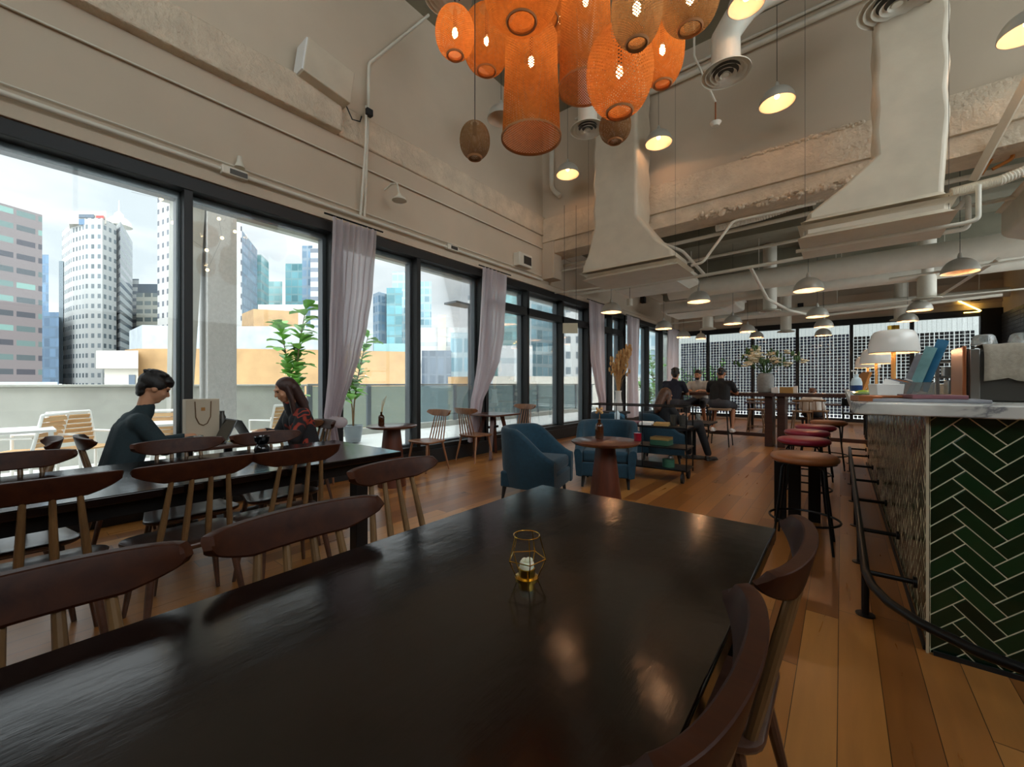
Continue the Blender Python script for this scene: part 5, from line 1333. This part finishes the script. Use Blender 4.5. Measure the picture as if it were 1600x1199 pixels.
# ================================================================= PEOPLE
def remesh(o,vox,it=4):
    m=o.modifiers.new('r','REMESH'); m.mode='VOXEL'; m.voxel_size=vox; m.use_smooth_shade=True
    s=o.modifiers.new('s','SMOOTH'); s.factor=.6; s.iterations=it
def person(label,loc,rz,J,skin,shirt,trouser,hairm,hair='short',sleeve='long',shorts=False,vox=.009,shoe='shoe_dark',group=None,beard=False,nm='person'):
    r=thing('person',label,'person',loc,rz,group); V=Vector
    j={k:V(v) for k,v in J.items() if k not in('pitch','turn')}
    hp=Matrix.Rotation(J.get('turn',0),3,'Z')@Matrix.Rotation(-J.get('pitch',.2),3,'X'); hd=j['head']
    def H_(x,y,z): return hd+hp@V((x,y,z))
    b=MB()
    b.ball(H_(0,-.012,.025),(.074,.092,.092),18,12,hp); b.ball(H_(0,.022,-.03),(.064,.072,.078),16,10,hp); b.ball(H_(0,.045,-.085),(.038,.038,.028),12,8,hp)
    b.capsule(H_(0,.088,.012),H_(0,.106,-.026),.009,.0135); b.ball(H_(0,.085,.03),(.05,.014,.012),10,6,hp)
    b.ball(H_(0,.088,-.052),(.022,.010,.006),10,6,hp); b.ball(H_(0,.086,-.064),(.018,.010,.006),10,6,hp)
    for s in(-1,1): b.ball(H_(s*.076,-.005,-.008),(.011,.021,.032),10,7,hp); b.ball(H_(s*.04,.068,-.03),(.02,.014,.02),8,6,hp)
    b.capsule(j['neck'],H_(0,-.015,-.06),.055,.05)
    b.capsule(j['chest']+V((0,0,.02)),j['neck'],.09,.058)
    for s in(-.07,.07): b.capsule(j['hip']+V((s,0,0)),j['chest']+V((s,0,0)),.10,.10)
    for S,sg in(('L',-1),('R',1)):
        b.capsule(j['sh'+S],j['el'+S],.046,.038); b.capsule(j['el'+S],j['wr'+S],.038,.026)
        w=j['wr'+S]; d=(j['ha'+S]-w).normalized(); side=d.cross(V((0,0,1))).normalized(); up=side.cross(d)
        pc=w+d*.05; b.capsule(w+d*.01,w+d*.06,.026,.03); b.capsule(w+d*.07-side*.022,w+d*.07+side*.022,.016,.016)
        for q,(o_,L) in enumerate(((-.031,.06),(-.0105,.075),(.0105,.072),(.031,.055))):
            k=w+d*.078+side*o_; m_=k+d*L*.5+up*.004+side*o_*.15; e=k+d*L-up*.018+side*o_*.25
            b.capsule(k,m_,.0088,.0082,8); b.capsule(m_,e,.0082,.007,8)
        k=w+d*.03-side*.03*sg*-1*-1; b.capsule(k,k-side*sg*.022*-1*-1+d*.035-up*.008,.011,.0085,8)
        b.capsule(j['hip']+V((sg*.09,0,0)),j['kn'+S],.075,.055); b.capsule(j['kn'+S],j['fo'+S]+V((0,-.02,.06)),.052,.035)
    o=b.build('body',skin,r); remesh(o,vox,3)
    for s in(-1,1): MB().ball(H_(s*.03,.083,.008),(.012,.008,.006),8,6,hp).build('eye','screen_black',r)
    if beard: MB().ball(H_(0,.055,-.075),(.05,.045,.035),14,8,hp).build('beard','hair_black',r)
    # shirt
    c=MB()
    for s in(-.075,.075): c.capsule(j['hip']+V((s,0,.03)),j['chest']+V((s,0,0)),.118,.118)
    c.capsule(j['shL']*.9+j['chest']*.1,j['shR']*.9+j['chest']*.1,.075,.075); c.capsule(j['chest']+V((0,0,.05)),j['neck']-V((0,0,.01)),.10,.068); c.capsule(j['neck'],j['neck']+V((0,.012,.028)),.066,.061)
    for S in 'LR':
        c.capsule(j['sh'+S],j['el'+S] if sleeve!='short' else j['sh'+S].lerp(j['el'+S],.7),.07,.056)
        if sleeve=='long': c.capsule(j['el'+S],j['el'+S].lerp(j['wr'+S],.93),.054,.036)
        if sleeve=='half': c.capsule(j['el'+S],j['el'+S].lerp(j['wr'+S],.3),.056,.05)
    o=c.build('shirt',shirt,r); remesh(o,vox*1.4,4)
    t=MB(); t.capsule(j['hip']+V((-.08,-.01,0)),j['hip']+V((.08,-.01,0)),.125,.125)
    for S,sg in(('L',-1),('R',1)):
        t.capsule(j['hip']+V((sg*.09,0,-.01)),j['kn'+S],.10,.075)
        if not shorts: t.capsule(j['kn'+S],j['fo'+S]+V((0,-.02,.11)),.073,.055)
        else: t.capsule(j['kn'+S],j['kn'+S]+V((0,.0,-.05)),.08,.075)
    o=t.build('shorts' if shorts else 'trousers',trouser,r); remesh(o,vox*1.4,4)
    for S in 'LR':
        f=j['fo'+S]; s=MB(); s.ball(f+V((0,-.03,.04)),(.04,.05,.045),12,8); s.ball(f+V((0,.07,.025)),(.045,.095,.03),12,8); s.bb(f.x-.04,f.x+.04,f.y-.07,f.y+.15,f.z-.008,f.z+.012)
        o=s.build('shoe',shoe,r); remesh(o,.01,2)
    h=MB()
    if hair=='short':
        h.ball(H_(0,-.022,.045),(.086,.098,.084),18,12,hp); h.ball(H_(0,.045,.088),(.066,.05,.034),14,8,hp); h.ball(H_(0,-.07,0),(.066,.04,.06),14,8,hp)
    elif hair=='thick':
        h.ball(H_(0,-.024,.044),(.088,.102,.088),18,12,hp); h.ball(H_(0,.05,.082),(.070,.054,.036),14,8,hp); h.ball(H_(.0,.086,.062),(.052,.020,.026),12,8,hp); h.ball(H_(0,-.078,-.01),(.066,.036,.062),14,8,hp); h.ball(H_(0,-.066,-.06),(.055,.03,.04),14,8,hp)
        for q in range(26):
            a=q*2.4; u_=.15+.8*q/26; h.ball(H_(.085*math.cos(a)*u_,-.02+.1*math.sin(a)*u_,.05+.085*math.sqrt(1-u_*u_*.8)),(.02,.026,.016),8,6,hp)
        for s in(-1,1): h.ball(H_(s*.07,-.0,.03),(.022,.05,.045),10,7,hp)
    elif hair=='long':
        h.ball(H_(0,-.025,.035),(.088,.1,.09),18,12,hp)
        for s in(-1,1):
            h.capsule(H_(s*.07,.0,.03),H_(s*.078,.01,-.1),.03,.03); h.capsule(H_(s*.078,.01,-.1),H_(s*.075,.03,-.22)+V((0,.0,-.03)),.03,.024)
        h.capsule(H_(0,-.07,.0),H_(0,-.1,-.2),.07,.06); h.capsule(H_(0,-.1,-.2),H_(0,-.09,-.3),.06,.035)
        for s in(-.04,.04): h.capsule(H_(s,-.07,0),H_(s,-.09,-.26),.05,.04)
    elif hair=='buzz':
        h.ball(H_(0,-.018,.045),(.08,.095,.08),18,12,hp); h.ball(H_(0,-.06,-.01),(.06,.04,.05),14,8,hp)
    o=h.build('hair',hairm,r); remesh(o,vox,3)
    return r
# man at the window table
J=dict(hip=(0,-.04,.53),chest=(0,.04,.87),neck=(0,.11,1.03),head=(0,.175,1.215),shL=(-.175,.06,.955),shR=(.175,.06,.955),elL=(-.23,.2,.74),elR=(.23,.2,.74),wrL=(-.13,.40,.785),wrR=(.14,.40,.785),haL=(-.1,.5,.78),haR=(.1,.5,.78),knL=(-.12,.40,.53),knR=(.12,.40,.53),foL=(-.13,.34,0),foR=(.13,.36,0),pitch=.42)
person('man in a dark green shirt, hunched at a laptop by the window',(-4.36,.585,0),0,J,'skin','shirt_green','cloth_black','hair_black','thick','long',vox=.007)
# woman opposite: dark jacket with red patches
t=NT('patterned_jacket'); tc=t.a('TexCoord'); n=t.a('TexNoise',i_Scale=7.0,i_Detail=1.0,i_Distortion=.8); t.c(tc.outputs['Object'],n.inputs['Vector'])
M['patterned_jacket']=t.done(t.bsdf(t.ramp(n.outputs[0],[(.0,lin('#141318')),(.57,lin('#16151a')),(.59,lin('#8e3122')),(.65,lin('#9c3825')),(.67,lin('#1a171c'))]),.85).outputs[0])
J2=dict(J); J2.update(pitch=.4,head=(0,.165,1.19),neck=(0,.1,1.01),elL=(-.2,.16,.72),elR=(.2,.16,.72),wrL=(-.12,.30,.78),wrR=(.12,.30,.78),haL=(-.1,.4,.775),haR=(.1,.4,.775),shL=(-.16,.05,.94),shR=(.16,.05,.94))
person('woman in a black and red patterned jacket facing left by the window',(-4.36,1.93,0),PI,J2,'skin','patterned_jacket','khaki','hair_brown','long','long',vox=.007)
# woman in the armchair
J3=dict(hip=(0,-.08,.55),chest=(0,-.10,.80),neck=(0,-.09,.93),head=(0,-.05,1.06),shL=(-.16,-.1,.86),shR=(.16,-.1,.86),elL=(-.22,.05,.66),elR=(.22,.05,.66),wrL=(-.1,.24,.72),wrR=(.1,.24,.72),haL=(-.06,.32,.76),haR=(.06,.32,.76),knL=(-.1,.45,.56),knR=(.16,.45,.60),foL=(-.1,.5,0),foR=(.2,.62,.02),pitch=.35)
person('woman with long auburn hair in black, sitting in a teal armchair',(-2.17,6.72,0),R(-33),J3,'skin','cloth_black','cloth_black','hair_auburn','long','long',vox=.011)
# men at the high table
JS=dict(hip=(0,-.03,.86),chest=(0,.06,1.17),neck=(0,.1,1.31),head=(0,.15,1.46),shL=(-.19,.07,1.25),shR=(.19,.07,1.25),elL=(-.27,.22,1.06),elR=(.27,.22,1.06),wrL=(-.12,.38,1.10),wrR=(.12,.38,1.10),haL=(-.08,.46,1.09),haR=(.08,.46,1.09),knL=(-.16,.36,.80),knR=(.18,.36,.80),foL=(-.17,.2,.27),foR=(.19,.2,.27),pitch=.25)
person('man in a black T-shirt and grey shorts, back to us at the high table',(-1.92,9.08,0),0,JS,'skin_tan','shirt_black','denim_grey','hair_black','buzz','short',True,.011,'paper_white')
JN=dict(JS); JN.update(elR=(.25,.2,1.03),pitch=.3,turn=.35)
person('man in a navy T-shirt seen from behind, left of the man in black',(-2.86,9.08,0),R(-8),JN,'skin','shirt_navy','denim_grey','hair_black','thick','short',False,.011)
JW=dict(JS); JW.update(pitch=.15)
person('bearded man in a pale shirt facing us across the high table',(-2.66,10.48,0),PI,JW,'skin_tan','shirt_white','denim_grey','hair_black','buzz','half',True,.011,beard=True)
p=ony(1270,612,12.6)
JF=dict(J3); JF.update(head=(0,.2,1.02),neck=(0,.1,.95),pitch=.8,wrL=(-.1,.3,.77),wrR=(.1,.3,.77),haL=(-.05,.36,.77),haR=(.05,.36,.77))
person('person with reddish-brown hair bent over the far low table, seen above the high table',(p.x,p.y-.35,0),0,JF,'skin','shirt_white','cloth_black','hair_auburn','short','long',vox=.014)
o=MB().bb(p.x-.22,p.x+.22,p.y-.62,p.y-.2,.4,.44).build('low_stool','beam_walnut'); tag(o,'dark stool under the person bent over the far low table','stool')
for sx in(-.18,.18):
    for sy in(-.57,-.25): MB().tube([(p.x+sx,p.y+sy,0),(p.x+sx,p.y+sy,.41)],.015,8).build('leg','black_metal',o)

# ================================================================= LIGHT, SKY, CAMERA
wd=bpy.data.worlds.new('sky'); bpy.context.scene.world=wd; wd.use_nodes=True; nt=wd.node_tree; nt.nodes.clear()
def W(t,**k):
    n=nt.nodes.new('ShaderNode'+t)
    for a,b in k.items(): setattr(n,a,b)
    return n
tc=W('TexCoord'); mp=W('Mapping'); mp.inputs['Scale'].default_value=(1.2,1.2,4.0); nt.links.new(tc.outputs['Generated'],mp.inputs[0])
n=W('TexNoise'); n.inputs['Scale'].default_value=2.2; n.inputs['Detail'].default_value=6; n.inputs['Distortion'].default_value=.4; nt.links.new(mp.outputs[0],n.inputs['Vector'])
rp=W('ValToRGB'); e=rp.color_ramp.elements; e[0].position=.38; e[0].color=lin('#c9d3da'); e[1].position=.62; e[1].color=lin('#f3f6f9'); nt.links.new(n.outputs[0],rp.inputs[0])
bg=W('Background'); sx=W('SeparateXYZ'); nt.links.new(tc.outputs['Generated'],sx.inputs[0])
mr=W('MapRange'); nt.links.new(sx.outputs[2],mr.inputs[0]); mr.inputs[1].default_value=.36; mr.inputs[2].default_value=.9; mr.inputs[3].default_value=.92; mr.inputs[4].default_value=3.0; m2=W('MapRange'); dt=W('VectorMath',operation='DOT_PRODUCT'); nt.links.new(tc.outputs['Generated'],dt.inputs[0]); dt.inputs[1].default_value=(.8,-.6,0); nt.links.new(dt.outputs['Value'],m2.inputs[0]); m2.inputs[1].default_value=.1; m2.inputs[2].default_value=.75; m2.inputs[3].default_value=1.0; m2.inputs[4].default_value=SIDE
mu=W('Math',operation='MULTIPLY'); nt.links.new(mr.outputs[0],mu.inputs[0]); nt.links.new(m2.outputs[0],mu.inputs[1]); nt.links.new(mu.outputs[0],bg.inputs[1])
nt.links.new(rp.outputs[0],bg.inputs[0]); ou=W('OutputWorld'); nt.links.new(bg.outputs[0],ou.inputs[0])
sun=bpy.data.lights.new('hazy_sun','SUN'); sun.energy=0.35; sun.angle=R(40); sun.color=(1,.97,.92); so=bpy.data.objects.new('hazy_sun',sun); C.objects.link(so)
so.rotation_euler=Vector((-.75,.35,-.75)).to_track_quat('-Z','Y').to_euler()
cam=bpy.data.cameras.new('camera'); co=bpy.data.objects.new('camera',cam); C.objects.link(co)
co.location=(0,0,H); co.rotation_euler=(R(90),0,A); cam.sensor_width=36; cam.sensor_fit='HORIZONTAL'; cam.lens=36*F/1600; cam.clip_start=.02; cam.clip_end=2000
cam.shift_y=0.5/1600
sc=bpy.context.scene; sc.camera=co
sc.view_settings.view_transform='Standard'; sc.view_settings.look='None'; sc.view_settings.gamma=1; sc.view_settings.exposure=EXPO
sc.cycles.diffuse_bounces=8; sc.cycles.glossy_bounces=4; sc.cycles.max_bounces=14; sc.cycles.transparent_max_bounces=20; sc.cycles.caustics_reflective=False

# pieces of a part hang under that part
SUB={'lining':'shade','bulb':'shade','screen':'lid','keyboard':'base','eye':'body','beard':'body','pump':'bottle','under_rail':'seat','seat_plate':'seat','ring':'flange','hub':'flange','throat':'neck','castor':'lower_shelf','rim':'shade','knot':'cloth','lens':'housing','spot':'housing','grille':'housing','end_plate':'housing','finial':'shade','emblem':'body','copper_edge':'body','label_band':'bottle','foot_ring':'seat_plate','lid_knob':'tin','dried_flower':'glass','dried_stem':'glass','cross_beam':'beam','seat_cushion':'seat_base'}
base=lambda n:n.split('.')[0]
SUB.pop('foot_ring')
for o in list(bpy.data.objects):
    k=SUB.get(base(o.name))
    if k and o.parent and o.parent.type=='EMPTY' and o.type=='MESH':
        for q in o.parent.children:
            if base(q.name)==k and q is not o and q.type=='MESH': o.parent=q; break
